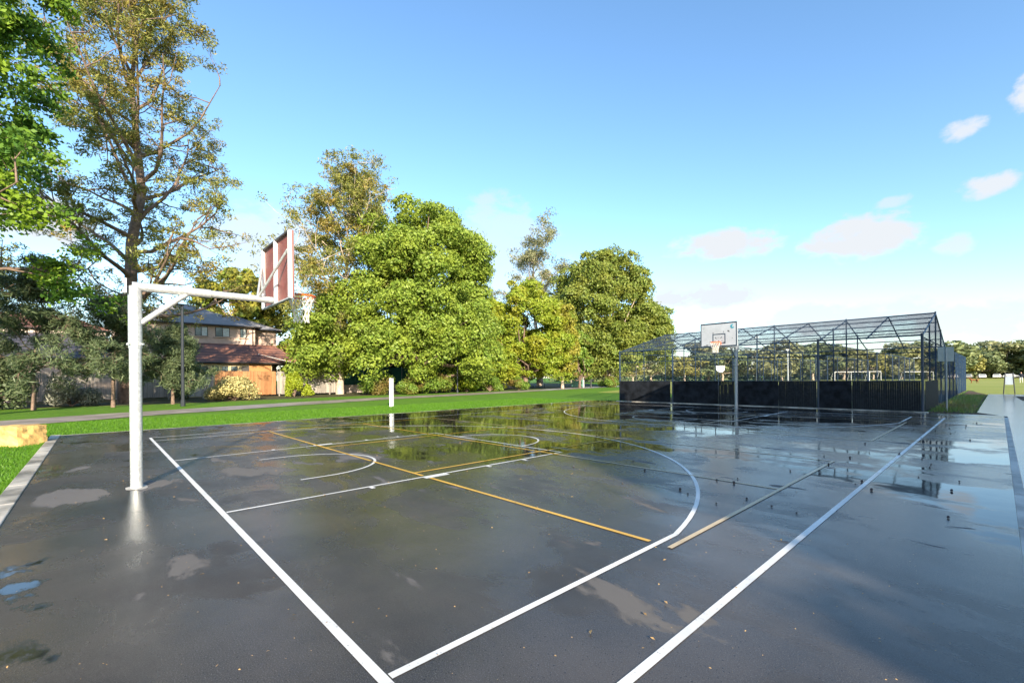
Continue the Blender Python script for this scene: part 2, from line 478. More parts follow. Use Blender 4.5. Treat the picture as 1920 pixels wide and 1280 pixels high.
class MB:
    """collects shapes in world coordinates; build() links them as one mesh"""

    def __init__(self):
        self.v, self.f = [], []

    def add(self, vs, fs):
        n = len(self.v)
        self.v += [tuple(x) for x in vs]
        self.f += [tuple(i + n for i in f) for f in fs]
        return self

    def box(self, c, s, rz=0.0, bev=0.0):
        return self.obb(c, (math.cos(rz), math.sin(rz), 0), (-math.sin(rz), math.cos(rz), 0), (0, 0, 1), s, bev)

    def obb(self, c, ax, ay, az_, s, bev=0.0):
        c, ax, ay, az_ = Vector(c), Vector(ax).normalized(), Vector(ay).normalized(), Vector(az_).normalized()
        hx, hy, hz = s[0] / 2, s[1] / 2, s[2] / 2
        if bev <= 0:
            vs = [c + ax * (i * hx) + ay * (j * hy) + az_ * (k * hz) for k in (-1, 1) for j in (-1, 1) for i in (-1, 1)]
            return self.add(vs, [(0, 2, 3, 1), (4, 5, 7, 6), (0, 1, 5, 4), (2, 6, 7, 3), (0, 4, 6, 2), (1, 3, 7, 5)])
        bm = bmesh.new()
        bmesh.ops.create_cube(bm, size=1)
        for v in bm.verts:
            v.co = Vector((v.co.x * s[0], v.co.y * s[1], v.co.z * s[2]))
        bmesh.ops.bevel(bm, geom=bm.edges[:], offset=bev, segments=2, affect='EDGES', profile=.5)
        vs = [c + ax * v.co.x + ay * v.co.y + az_ * v.co.z for v in bm.verts]
        bm.verts.index_update()
        fs = [[v.index for v in f.verts] for f in bm.faces]
        bm.free()
        return self.add(vs, fs)

    def tube(self, pts, rad, n=8, cap=True):
        pts = [Vector(p) for p in pts]
        if isinstance(rad, (int, float)):
            rad = [rad] * len(pts)
        ref = None
        vs, fs = [], []
        for i, p in enumerate(pts):
            d = (pts[min(i + 1, len(pts) - 1)] - pts[max(i - 1, 0)]).normalized()
            if ref is None:
                ref = Vector((0, 0, 1)) if abs(d.z) < .9 else Vector((1, 0, 0))
            a = d.cross(ref)
            if a.length < 1e-4:
                a = d.cross(Vector((0, 1, 0)))
            a.normalize()
            b = d.cross(a).normalized()
            ref = a.cross(d)
            for k in range(n):
                th = 2 * math.pi * k / n
                vs.append(p + (a * math.cos(th) + b * math.sin(th)) * rad[i])
        for i in range(len(pts) - 1):
            for k in range(n):
                k2 = (k + 1) % n
                fs.append((i * n + k, i * n + k2, (i + 1) * n + k2, (i + 1) * n + k))
        if cap:
            fs.append(tuple(range(n - 1, -1, -1)))
            fs.append(tuple(range((len(pts) - 1) * n, len(pts) * n)))
        return self.add(vs, fs)

    def prism(self, poly, z0, z1):
        n = len(poly)
        vs = [(x, y, z0) for x, y in poly] + [(x, y, z1) for x, y in poly]
        fs = [tuple(range(n - 1, -1, -1)), tuple(range(n, 2 * n))]
        fs += [(i, (i + 1) % n, n + (i + 1) % n, n + i) for i in range(n)]
        return self.add(vs, fs)

    def ribbon(self, pts, w, z, closed=False):
        P = [Vector((p[0], p[1], 0)) for p in pts]
        n = len(P)
        vs = []
        for i in range(n):
            d = (P[min(i + 1, n - 1)] - P[max(i - 1, 0)]).normalized()
            s = Vector((-d.y, d.x, 0)) * (w / 2)
            vs += [(*(P[i] + s).xy, z), (*(P[i] - s).xy, z)]
        fs = [(2 * i, 2 * i + 1, 2 * i + 3, 2 * i + 2) for i in range(n - 1)]
        return self.add(vs, [tuple(reversed(f)) for f in fs] if False else fs)

    def build(self, name, mat, parent=None, org=None, smooth=False):
        o0 = ORG[parent] if parent is not None else Vector(org or (0, 0, 0))
        me = bpy.data.meshes.new(name)
        me.from_pydata([tuple(Vector(v) - o0) for v in self.v], [], self.f)
        me.materials.append(mat)
        if smooth:
            me.polygons.foreach_set('use_smooth', [True] * len(me.polygons))
        me.update()
        return place(name, me, parent, org)


def np_mesh(name, V, F, mat, parent=None, org=None):
    o0 = np.array(ORG[parent] if parent is not None else (org or (0, 0, 0)), dtype=float)
    V = np.asarray(V, dtype=float) - o0
    me = bpy.data.meshes.new(name)
    k = F.shape[1]
    me.vertices.add(len(V)); me.vertices.foreach_set('co', V.ravel())
    me.loops.add(F.size); me.loops.foreach_set('vertex_index', F.ravel().astype(np.int32))
    me.polygons.add(len(F)); me.polygons.foreach_set('loop_start', np.arange(0, F.size, k, dtype=np.int32))
    me.update(calc_edges=True)
    me.materials.append(mat)
    return place(name, me, parent, org)


def unit(a):
    return a / (np.linalg.norm(a, axis=1, keepdims=True) + 1e-9)


def leaves(rng, cen, nrm, size, aspect=.5):
    N = len(cen)
    nrm = unit(nrm)
    t = unit(np.cross(nrm, rng.normal(size=(N, 3))))
    b = np.cross(nrm, t)
    s = size[:, None]
    V = np.stack([cen + t * s, cen + b * s * aspect + nrm * s * .22, cen - t * s, cen - b * s * aspect + nrm * s * .22], 1).reshape(-1, 3)
    F = np.arange(4 * N).reshape(N, 4)
    return V, F


def ball_dirs(rng, n):
    return unit(rng.normal(size=(n, 3)))


# --------------------------- trees
def lobed_crown(rng, ells, n_lobes, lobe, n_leaf, leaf, zmin=.4):
    """lobes over the shells of several ellipsoids, leaves over each lobe's skin -> centres, normals, lobe centres"""
    lob = []
    wts = np.array([e[3] * e[5] + e[4] * e[5] for e in ells]); wts = wts / wts.sum()
    for e, w in zip(ells, wts):
        k = max(6, int(n_lobes * w))
        d = ball_dirs(rng, k * 3)
        d = d[d[:, 2] > -.75][:k]
        rr = rng.uniform(.70, 1.0, (len(d), 1))
        lob.append(np.array(e[:3]) + d * rr * np.array(e[3:6]))
    lob = np.concatenate(lob)
    lr = rng.uniform(lobe[0], lobe[1], len(lob))
    lob[:, 2] = np.maximum(lob[:, 2], zmin + lr * .6)
    idx = rng.choice(len(lob), n_leaf, p=lr ** 2 / (lr ** 2).sum())
    lsc = rng.uniform(.75, 1.3, (len(lob), 3))
    d = ball_dirs(rng, n_leaf)
    d[:, 2] = np.abs(d[:, 2]) * np.where(rng.random(n_leaf) < .74, 1, -1)
    rad = rng.uniform(.66, 1.05, (n_leaf, 1)) + (rng.random((n_leaf, 1)) < .12) * rng.uniform(0, .35, (n_leaf, 1))
    cen = lob[idx] + d * np.array([1.08, 1.08, .84]) * lsc[idx] * lr[idx][:, None] * rad
    nrm = d + rng.normal(size=(n_leaf, 3)) * .75
    ok = cen[:, 2] > .12
    return cen[ok], nrm[ok], lob, lr


def lobed_tree(name, label, base, ells, n_lobes, lobe, n_leaf, leaf, mat, bark='bark', trunk_r=.5, seed=1, group=None, zmin=.4, fork=.3, aspect=.55, trunk_top=None):
    rng = np.random.default_rng(seed)
    root = empty(name, base, label, 'tree', group)
    cen, nrm, lob, lr = lobed_crown(rng, ells, n_lobes, lobe, n_leaf, leaf, zmin)
    V, F = leaves(rng, cen, nrm, rng.uniform(leaf[0], leaf[1], len(cen)), aspect)
    np_mesh('crown', V, F, LEAF[mat], root)
    mb = MB()
    top = Vector(trunk_top) if trunk_top else Vector((ells[0][0], ells[0][1], ells[0][2]))
    b = Vector(base)
    fk = b.lerp(top, fork)
    mb.tube([b - Vector((0, 0, .1)), b + Vector((0, 0, .5)), b.lerp(fk, .6) + Vector((.15, -.1, 0)), fk], [trunk_r * 1.35, trunk_r, trunk_r * .85, trunk_r * .75], 9)
    sel = rng.choice(len(lob), min(len(lob), 26), replace=False)
    for i in sel:
        e = Vector(lob[i])
        mid = fk.lerp(e, .5) + Vector(rng.normal(size=3) * .5) + Vector((0, 0, -.06 * (e - fk).length))
        q = fk.lerp(mid, .5) + Vector(rng.normal(size=3) * .25)
        mb.tube([fk, q, mid, mid.lerp(e, .6), e], [trunk_r * .45, trunk_r * .36, trunk_r * .25, trunk_r * .14, .03], 5, cap=False)
    mb.build('trunk', M[bark], root, smooth=True)
    return root


def branchy_tree(name, label, base, H, lean, spread, n_prim, start, mat, bark, trunk_r, seed, group=None, clump=(.45, .8), per=46, leaf=(.10, .2), aspect=.22,
                 prof=None, droop=0.0, subs=(6, 4), prim_el=(20, 60), extra=None, cat='tree'):
    rng = np.random.default_rng(seed)
    root = empty(name, base, label, cat, group)
    mb = MB()
    b = Vector(base)
    ln = Vector(lean)
    tp = []
    for i in range(9):
        t = i / 8
        p = b + Vector((ln.x * t ** 1.3, ln.y * t ** 1.3, H * t)) + Vector((rng.normal() * .16 * t, rng.normal() * .16 * t, 0)) * (H / 12)
        tp.append(p)
    tr = [trunk_r * (1.25 if i == 0 else 1) * max(.06, (1 - i / 8) ** .85) for i in range(9)]
    tp[0] = b - Vector((0, 0, .15))
    mb.tube(tp, tr, 9, cap=False)

    def poly(o, d, L, n, wob, lift):
        pts = [o]
        d = d.normalized()
        for k in range(n):
            d = (d + Vector(rng.normal(size=3) * wob) + Vector((0, 0, lift))).normalized()
            pts.append(pts[-1] + d * (L / n))
        return pts

    tips = []
    for i in range(n_prim):
        t = start + (1 - start) * (i + rng.random() * .8) / n_prim
        t = min(t, .985)
        k = min(int(t * 8), 7)
        o = tp[k].lerp(tp[k + 1], t * 8 - k)
        a = i * 2.39996 + rng.normal() * .35
        e = R(prim_el[0] + (prim_el[1] - prim_el[0]) * ((t - start) / (1 - start)) + rng.normal() * 8)
        L = spread * (prof(t) if prof else (1.15 - .75 * (t - start) / (1 - start))) * rng.uniform(.75, 1.15)
        d = Vector((math.cos(a) * math.cos(e), math.sin(a) * math.cos(e), math.sin(e)))
        P1 = poly(o, d, L, 6, .16, .07 - droop * .5)
        r1 = max(.03, trunk_r * .42 * (1 - t * .6))
        mb.tube(P1, [r1 * (1 - .82 * j / 6) for j in range(7)], 5, cap=False)
        for j in range(subs[0]):
            s = .22 + .78 * (j + rng.random()) / subs[0]
            q = min(int(s * 6), 5)
            o2 = P1[q].lerp(P1[q + 1], s * 6 - q)
            d2 = ((P1[q + 1] - P1[q]).normalized() * .8 + Vector(rng.normal(size=3) * .75))
            L2 = L * rng.uniform(.22, .42)
            P2 = poly(o2, d2, L2, 4, .2, .05 - droop)
            mb.tube(P2, [max(.012, r1 * .38 * (1 - .8 * x / 4)) for x in range(5)], 4, cap=False)
            for _ in range(subs[1]):
                s2 = rng.uniform(.25, 1)
                q2 = min(int(s2 * 4), 3)
                o3 = P2[q2].lerp(P2[q2 + 1], s2 * 4 - q2)
                P3 = poly(o3, (P2[q2 + 1] - P2[q2]).normalized() + Vector(rng.normal(size=3) * .8), L2 * rng.uniform(.3, .55), 2, .25, .03 - droop * 1.5)
                mb.tube(P3, [.016, .011, .006], 3, cap=False)
                tips.append(P3[-1]); 
                if rng.random() < .5: tips.append(P3[1])
    if extra is not None:
        tips += [Vector(e) for e in extra]
    T = np.array([tuple(t) for t in tips])
    T = T[T[:, 2] > .4]
    cs = rng.uniform(clump[0], clump[1], len(T))
    idx = np.repeat(np.arange(len(T)), per)
    d = ball_dirs(rng, len(idx)) * rng.random((len(idx), 1)) ** .5
    cen = T[idx] + d * cs[idx][:, None] * np.array([1, 1, .7]) - np.array([0, 0, droop]) * rng.random((len(idx), 1)) * 1.5
    V, F = leaves(rng, cen, d * .5 + rng.normal(size=d.shape) * .6 + np.array([0, 0, .35]), rng.uniform(leaf[0], leaf[1], len(idx)), aspect)
    np_mesh('crown', V, F, LEAF[mat], root)
    mb.build('trunk', M[bark], root, smooth=True)
    return root


def shrub(name, label, base, r, h, n, leaf, mat, seed, lob=9, group=None, cat='shrub', aspect=.5):
    rng = np.random.default_rng(seed)
    root = empty(name, base, label, cat, group)
    d = ball_dirs(rng, lob)
    d[:, 2] = np.abs(d[:, 2])
    lc = np.array(base) + d * np.array([r * .62, r * .62, h * .62]) + np.array([0, 0, h * .18])
    idx = rng.integers(0, lob, n)
    dd = ball_dirs(rng, n)
    cen = lc[idx] + dd * np.array([r * .42, r * .42, h * .34]) * rng.uniform(.55, 1.05, (n, 1))
    ok = cen[:, 2] > .03
    cen, dd = cen[ok], dd[ok]
    V, F = leaves(rng, cen, dd + rng.normal(size=dd.shape) * .6, rng.uniform(leaf[0], leaf[1], len(cen)), aspect)
    np_mesh('foliage', V, F, LEAF[mat], root)
    mb = MB()
    for c in lc:
        mb.tube([Vector(base) - Vector((0, 0, .05)), Vector(base).lerp(Vector(c), .5) + Vector((0, 0, .1)), Vector(c)], [.035, .025, .01], 5, cap=False)
    mb.build('stem', M['bark'], root)
    return root


# ------------------------------------------------------------------ ground and pavements
mb = MB()
mb.prism([(-900, -500), (900, -500), (900, 1500), (-900, 1500)], -.6, -.045)
tag(mb.build('ground', M['lawn']), kind='structure')
mb = MB()
mb.prism([(-13, 36), (-22, 60), (-34, 78), (-70, 108), (-130, 150), (-130, 400), (90, 400), (90, 47), (15.4, 46.5), (14.6, 58), (-1.2, 58), (-1.2, 36)], -.2, -.030)
tag(mb.build('sports_field', M['field']), kind='structure')
mb = MB()
mb.prism([(-34.6, -30), (-27, -30), (-25.5, -6), (-24.5, 4), (-26.5, 14), (-27, 24), (-28.5, 40), (-30, 60), (-60, 90), (-90, 90), (-90, -30)], -.2, -.034)
tag(mb.build('garden_ground', M['rough_ground']), kind='structure')

# court slab
slab_poly = [(-2.8, -1.78), (16.475, -1.78), (16.475, 22.62), (-2.8, 22.62)]
mb = MB(); mb.prism(slab_poly, -.3, 0)
court = tag(mb.build('court_pavement', M['asphalt']), kind='structure')
mb = MB(); mb.prism([(7.6, -8), (22, -8), (22, -1.784), (7.6, -1.784)], -.3, -.004)
tag(mb.build('pavement', M['asphalt']), kind='structure')

LZ = .004


def line(pts, w, mat='white_line', z=LZ):
    MB().ribbon(pts, w, z).build('court_line', M[mat], court)


def arc(cx, cy, r, a0, a1, n=40):
    return [(cx + r * math.cos(R(a0 + (a1 - a0) * i / n)), cy + r * math.sin(R(a0 + (a1 - a0) * i / n))) for i in range(n + 1)]


L = 20.1
W1, W2 = .052, .047
line([(0 - W1 / 2, 0), (15 + W1 / 2, 0)], W1 + .006)
line([(0 - W1 / 2, L), (15 + W1 / 2, L)], W1)
line([(0, .037), (0, L - .032)], W1)
line([(15, .037), (15, L - .032)], W1 + .006)
a3 = math.degrees(math.acos(6.6 / 6.75))
for s in (0, 1):
    f = (lambda p: p) if s == 0 else (lambda p: (p[0], L - p[1]))
    g0 = .037 if s == 0 else .032
    line([f((.9, g0)), f((.9, 2.99))], W2)
    line([f((14.1, g0)), f((14.1, 2.99))], W2 + .006)
    line([f(p) for p in arc(7.5, 1.575, 6.75, a3, 180 - a3, 64)], W2 + .004, z=LZ + .0008)
    for u in (5.05, 9.95):
        line([f((u, g0)), f((u, 5.8 - .03))], W2)
    line([f((5.05 - .026, 5.8)), f((9.95 + .026, 5.8))], W2)
    line([f(p) for p in arc(7.47, 5.8, 1.25, 1.2, 178.8, 40)], W2, z=LZ + .0008)
    line([f((8.72, 1.2)), f((8.72, 1.575))] + [f(p) for p in arc(7.47, 1.575, 1.25, 3, 177, 40)] + [f((6.22, 1.575)), f((6.22, 1.2))], W2)
    for v in (1.75, 3.85, 4.70):
        for u, q in ((9.976, 1), (5.024, -1)):
            line([f((u, v)), f((u + .11 * q, v))], .06)
    for u, q in ((9.976, 1), (5.024, -1)):
        line([f((u, 2.8)), f((u + .11 * q, 2.8))], .42)
YU = (.72, 5.53, 9.57, 14.24)
for grid in ((2.65, 5.55, 8.35), (11.75, 14.55, 17.45)):
    for v in grid:
        if v < 3:
            segs = [(.745, 7.96), (8.06, 9.86), (10.09, 14.02)]
        else:
            segs = [(YU[0] + .025, YU[3] - .025)]
        for a, b in segs:
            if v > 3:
                cut = 10.1 if v < 6 else 1.0  # past the cut the yellow line gets its painted shade tone
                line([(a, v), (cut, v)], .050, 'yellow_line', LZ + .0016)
                line([(cut, v), (b, v)], .050, 'shaded_yellow_line', LZ + .0016)
            else:
                line([(a, v), (b, v)], .050, 'yellow_line', LZ + .0016)
    for u in YU:
        line([(u, grid[0] - .027), (u, grid[2] + .027)], .050, 'shaded_yellow_line' if u > 14 or grid[0] > 9 else 'yellow_line', LZ + .0024)

# kerbs
mb = MB()
x = -2.98
k = 0
while x < 9.5:
    w = 1.5
    mb.box((x + w / 2, -1.885, -.09), (w - .012, .2, .21), 0, .012)
    x += w
tag(mb.build('kerb', M['kerb']), kind='structure')
mb = MB(); mb.box((-2.87, 10.4, -.1), (.12, 24.4, .2), 0, .01)
tag(mb.build('kerb', M['kerb']), kind='structure')
mb = MB(); mb.box((6.7, 22.70, -.09), (15.3, .14, .24), 0, .015)
tag(mb.build('kerb', M['kerb']), kind='structure')
# right-hand path
mb = MB()
mb.prism([(16.56, -1.78), (21, -1.78), (21, 47), (15.8, 47), (15.72, 24.0), (16.56, 22.3)], -.2, -.006)
side = tag(mb.build('footpath', M['wet_concrete']), kind='structure')
mb = MB()
for i in range(12):
    mb.box((16.52, 1.0 + i * 1.8, -.09), (.10, 1.76, .196), 0, .008)
tag(mb.build('path_edging', M['concrete']), kind='structure')
mb = MB(); mb.prism([(17.3, 36), (21, 36), (21, 43), (17.1, 43)], -.1, .0)
tag(mb.build('bark_bed', M['mulch']), kind='structure')
mb = MB(); mb.prism([(14.3, 22.66), (16.4, 22.64), (15.66, 23.95), (15.72, 46), (14.4, 57)], -.1, -.012)
tag(mb.build('garden_bed', M['mulch']), kind='structure')
mb = MB(); mb.prism([(-.9, 22.8), (14.2, 22.8), (14.2, 57.2), (-.9, 57.2)], -.1, -.014)
tag(mb.build('cage_floor', M['rough_ground']), kind='structure')

# winding park path
cen = [(-9.2, -14), (-10.2, -7), (-10.9, -3.3), (-12.9, 0), (-13.9, 2.6), (-15.6, 6.3), (-17.6, 11.5), (-19.2, 16.5), (-21, 26), (-25, 41), (-29, 60), (-31, 80)]


def smooth_poly(P, n=8):
    out = []
    for i in range(len(P) - 1):
        p0, p1, p2, p3 = [Vector((*P[min(max(k, 0), len(P) - 1)], 0)) for k in (i - 1, i, i + 1, i + 2)]
        for j in range(n):
            t = j / n
            q = .5 * ((2 * p1) + (-p0 + p2) * t + (2 * p0 - 5 * p1 + 4 * p2 - p3) * t * t + (-p0 + 3 * p1 - 3 * p2 + p3) * t ** 3)
            out.append((q.x, q.y))
    return out + [P[-1]]


tag(MB().ribbon(smooth_poly(cen), 3.6, -.022).build('park_path', M['path']), kind='structure')

# ------------------------------------------------------------------ basketball stands
def stand(label, mirror, red_back, u0=7.49):
    def T(u, v, z):
        return Vector((u, v if not mirror else L - v, z))
    sgn = -1 if mirror else 1
    root = empty('basketball_stand', T(u0, -.63, 0), label, 'basketball hoop')
    P = MB()
    P.tube([T(u0, -.63, -.1), T(u0, -.63, 2.05)], .071, 20)
    P.build('pole', M['galv'] if not mirror else M['grey_steel'], root, smooth=False)
    fa = [T(u0, -.63, 0) + Vector((math.cos(a) * (.19 + .03 * math.sin(3 * a)), math.sin(a) * (.15 + .03 * math.cos(2 * a)), .004)) for a in np.linspace(0, 2 * math.pi, 25)[:-1]]
    P = MB(); P.add(fa, [tuple(range(24))]); P.build('footing', M['concrete'], root)
    P = MB(); P.tube([T(u0, -.63, 2.03), T(u0, -.63, 2.93)], .079, 20)
    P.build('sleeve', M['galv'] if not mirror else M['grey_steel'], root)
    for a in range(0, 360, 90):
        P = MB(); P.obb(T(u0, -.63, 2.09) + Vector((math.cos(R(a + 45)) * .1, math.sin(R(a + 45)) * .1, 0)), (math.cos(R(a + 45)), math.sin(R(a + 45)), 0), (-math.sin(R(a + 45)), math.cos(R(a + 45)), 0), (0, 0, 1), (.05, .022, .022))
        P.build('bolt', M['galv'], root)
    st = M['galv'] if not mirror else M['grey_steel']
    P = MB(); P.tube([T(u0, -.66, 2.93), T(u0, .27, 2.93)], .066, 18)
    arm = P.build('arm', st, root)
    P = MB(); P.tube([T(u0, .25, 2.93), T(u0, 1.14, 2.93)], .056, 18)
    P.build('arm_extension', st, arm)
    P = MB(); P.box(T(u0, -.73, 2.92), (.20, .02, .21), 0, .004)
    P.build('end_plate', st, arm)
    for du in (-.07, .07):
        for dz in (-.07, .07):
            P = MB(); P.box(T(u0 + du, -.75, 2.92 + dz), (.025, .03, .025)); P.build('plate_bolt', st, arm)
    P = MB(); P.tube([T(u0, -.57, 2.40), T(u0, -.02, 2.90)], .040, 14)
    P.build('brace', st, root)
    # backboard
    bc = u0 + .11 if not mirror else u0 - .03
    w, z0, z1, v0 = 1.68, 2.87, 3.93, 1.2
    P = MB(); P.box(T(bc, v0, (z0 + z1) / 2), (w, .022, z1 - z0), 0, .003)
    board = P.build('backboard', M['red_ply'] if red_back else M['board_white'], root)
    fr = M['white_steel'] if not mirror else M['grey_steel']
    for du in (-w / 2 + .035, 0, w / 2 - .035):
        P = MB(); P.box(T(bc + du, v0 - .036, (z0 + z1) / 2), (.075, .048, z1 - z0 + .01), 0, .004)
        P.build('frame_upright', fr, board)
    P = MB(); P.box(T(bc, v0 - .030, z1 + .004), (w, .045, .03)); P.build('top_rail', M['frame_dark'], board)
    P = MB(); P.box(T(bc, v0 - .030, z0 - .012), (w, .05, .022)); P.build('bottom_rail', M['grey_steel'], board)
    for sx in (-1, 1):
        P = MB(); P.tube([T(u0 + .05 * sx, .93, 2.97), T(bc + sx * (w / 2 - .06), v0 - .06, 3.62)], .021, 10)
        P.build('strut', st, root)
    # front face of the board: white sheet, border, target square
    P = MB(); P.box(T(bc, v0 + .0135, (z0 + z1) / 2), (w - .01, .004, z1 - z0 - .01)); P.build('board_face', M['board_white'], board)
    P = MB()
    vf = v0 + .0175
    for cz in (z0 + .025, z1 - .025):
        P.box(T(bc, vf, cz), (w - .01, .004, .045))
    for du in (-w / 2 + .025, w / 2 - .025):
        P.box(T(bc + du, vf, (z0 + z1) / 2), (.045, .004, z1 - z0 - .09))
    P.build('border', M['navy'], board)
    P = MB()
    zt = z0 + .13
    for cz in (zt + .02, zt + .43):
        P.box(T(u0, vf, cz), (.59, .004, .04))
    for du in (-.275, .275):
        P.box(T(u0 + du, vf, zt + .225), (.04, .004, .37))
    P.build('target_square', M['navy'], board)
    if mirror:
        P = MB()
        rng = np.random.default_rng(5)
        for i in range(16):
            du, dz = rng.normal() * .16, rng.uniform(.12, .42)
            P.box(T(u0 + du, vf + .001, z0 + dz), (rng.uniform(.015, .06), .004, rng.uniform(.01, .035)), 0)
        for (du, dz, a, b) in ((-.27, .62, .03, .05), (.22, .65, .015, .07), (.42, .68, .05, .05), (.46, .66, .02, .08), (.6, .35, .03, .02), (-.62, .06, .2, .02), (-.55, .1, .1, .02)):
            P.box(T(u0 + du, vf + .001, z0 + dz), (a, .004, b))
        tag(P.build('scuff_marks', M['frame_dark'], board), kind='stuff')
        P = MB()
        for q, (r, a0, a1, w_) in enumerate(((.075, 60, 330, .04), (.04, 100, 300, .03))):
            A = arc(0, 0, r, a0, a1, 16)
            for i in range(16):
                (x0, y0), (x1, y1) = A[i], A[i + 1]
                mx, my = (x0 + x1) / 2, (y0 + y1) / 2
                dx, dy = x1 - x0, y1 - y0
                ll = math.hypot(dx, dy)
                P.obb(T(bc + .64 + mx, vf + .001, z1 - .19 + my), (dx, 0, dy), (0, 1, 0), (-dy, 0, dx), (ll * 1.1, .004 + .0006 * q, w_))
        P.build('logo', M['teal'], board)
        P = MB()
        for i, (wd, dz) in enumerate(((.17, .14), (.10, .19), (.07, .24), (.14, .33))):
            P.box(T(bc - .68, vf + .001, z1 - dz), (wd, .004, .016))
        tag(P.build('small_print', M['sign_back'], board), kind='stuff')
    # rim and net
    P = MB()
    rcn = T(u0, v0 + .40, 3.05)
    P.tube([rcn + Vector((math.cos(a) * .228, math.sin(a) * .228, 0)) for a in np.linspace(0, 2 * math.pi, 33)], .014, 8, cap=False)
    rim = P.build('rim', M['orange'], root)
    P = MB()
    P.box(T(u0, v0 + .025, 3.02), (.2, .012, .13)); P.box(T(u0, v0 + .10, 3.045), (.14, .17, .016))
    for sx in (-1, 1):
        P.tube([T(u0 + sx * .09, v0 + .03, 2.99), T(u0 + sx * .17, v0 + .26, 3.04)], .009, 6)
    P.build('rim_bracket', M['orange'], rim)
    P = MB()
    n = 12
    rows = [(0, .222), (.1, .19), (.2, .155), (.3, .128), (.4, .118), (.47, .125)]
    for k in range(n):
        for s in (1, -1):
            pts = []
            for j, (dz, r) in enumerate(rows):
                th = 2 * math.pi * (k + s * j * .5) / n
                pts.append(rcn + Vector((math.cos(th) * r, math.sin(th) * r, -dz)))
            P.tube(pts, .0055, 5, cap=False)
    P.build('net', M['net_white'], root)
    return root


stand('galvanised basketball stand with red-backed board and white net at the near baseline', False, True)
stand('basketball stand with scuffed white backboard facing the camera in front of the cage', True, False)

# ------------------------------------------------------------------ netted sports cage
cage = empty('batting_cage', (6.65, 28.6, 0), 'long dark steel practice cage with netting, gabled roof and black lower panels', 'cage')
CU = [-.85, 2.9, 6.65, 10.4, 14.15]
VF, VR, VB, VE = 22.95, 28.58, 34.2, 57.0
ZE, ZR = 3.12, 4.55
post_me = {}


def post(u, v, h, r=.036):
    key = (round(h, 2), r)
    if key not in post_me:
        b = MB(); b.tube([(0, 0, -.1), (0, 0, h)], r, 8)
        me = bpy.data.meshes.new('post'); me.from_pydata(b.v, [], b.f); me.materials.append(M['blue_steel']); post_me[key] = me
    o = bpy.data.objects.new('post', post_me[key]); C.objects.link(o); o.parent = cage
    o.location = Vector((u, v, 0)) - ORG[cage]


def roof_z(v):
    if v <= VR: return ZE + (ZR - ZE) * (v - VF) / (VR - VF)
    if v <= VB: return ZR + (ZE - ZR) * (v - VR) / (VB - VR)
    return ZE


vs_ = [VF + (VB - VF) * i / 4 for i in range(5)] + [VB + (VE - VB) * i / 7 for i in range(1, 8)]
for iu, u in enumerate(CU):
    for v in vs_:
        post(u, v, roof_z(v) + (.1 if v < VB + .1 else 0), .05 if v == VF else .034)
for i in range(9):
    u = CU[0] + (CU[-1] - CU[0]) * i / 8
    b = MB()
    b.tube([(u, VF, ZE), (u, VR, ZR)], .032, 6); b.tube([(u, VR, ZR), (u, VB, ZE)], .032, 6)
    b.build('rafter', M['blue_steel'], cage)
for i, v in enumerate([VF + (VB - VF) * j / 8 for j in range(9)]):
    b = MB(); b.tube([(CU[0], v, roof_z(v) + .03), (CU[-1], v, roof_z(v) + .03)], .028 if i not in (0, 4, 8) else .036, 6)
    b.build('purlin', M['blue_steel'], cage)
for z in (1.27, 2.45):
    b = MB(); b.tube([(CU[0], VF, z), (CU[-1], VF, z)], .022, 6); b.build('rail', M['blue_steel'], cage)
for u in CU:
    for z in (ZE - .05,):
        b = MB(); b.tube([(u, VF, z), (u, VE, z)], .024, 6); b.build('rail', M['blue_steel'], cage)
b = MB(); b.tube([(CU[0], VE, ZE), (CU[-1], VE, ZE)], .028, 6); b.build('rail', M['blue_steel'], cage)


def net_panel(name, o, U, Vv, w, h, pitch, r, mat, skew=1.0):
    """two families of diagonal wires clipped to a w x h rectangle spanned by unit vectors U, Vv at o"""
    o, U, Vv = np.array(o, float), np.array(U, float), np.array(Vv, float)
    N = np.cross(U, Vv)
    segs = []
    for s in (1, -1):
        c = -h if s == 1 else 0
        end = w if s == 1 else w + h
        while c < end:
            if s == 1:
                y0, y1 = max(0, -c), min(h, w - c)
                if y1 > y0: segs.append((c + y0, y0, c + y1, y1))
            else:
                y0, y1 = max(0, c - w), min(h, c)
                if y1 > y0: segs.append((c - y0, y0, c - y1, y1))
            c += pitch * 1.414
    S = np.array(segs)
    A = o + S[:, :1] * U + S[:, 1:2] * Vv
    B = o + S[:, 2:3] * U + S[:, 3:4] * Vv
    d = unit(B - A)
    p1 = unit(np.cross(d, np.tile(N, (len(d), 1))))
    p2 = np.tile(N, (len(d), 1))
    vs, fs = [], []
    for k in range(3):
        th = 2 * math.pi * k / 3
        off = (p1 * math.cos(th) + p2 * math.sin(th)) * r
        vs += [A + off, B + off]
    V = np.stack(vs, 1)
    n = len(A)
    idx = np.arange(n)[:, None] * 6
    F = np.concatenate([idx + np.array([[0, 1, 3, 2]]), idx + np.array([[2, 3, 5, 4]]), idx + np.array([[4, 5, 1, 0]])])
    return np_mesh(name, V.reshape(-1, 3), F, mat, cage)


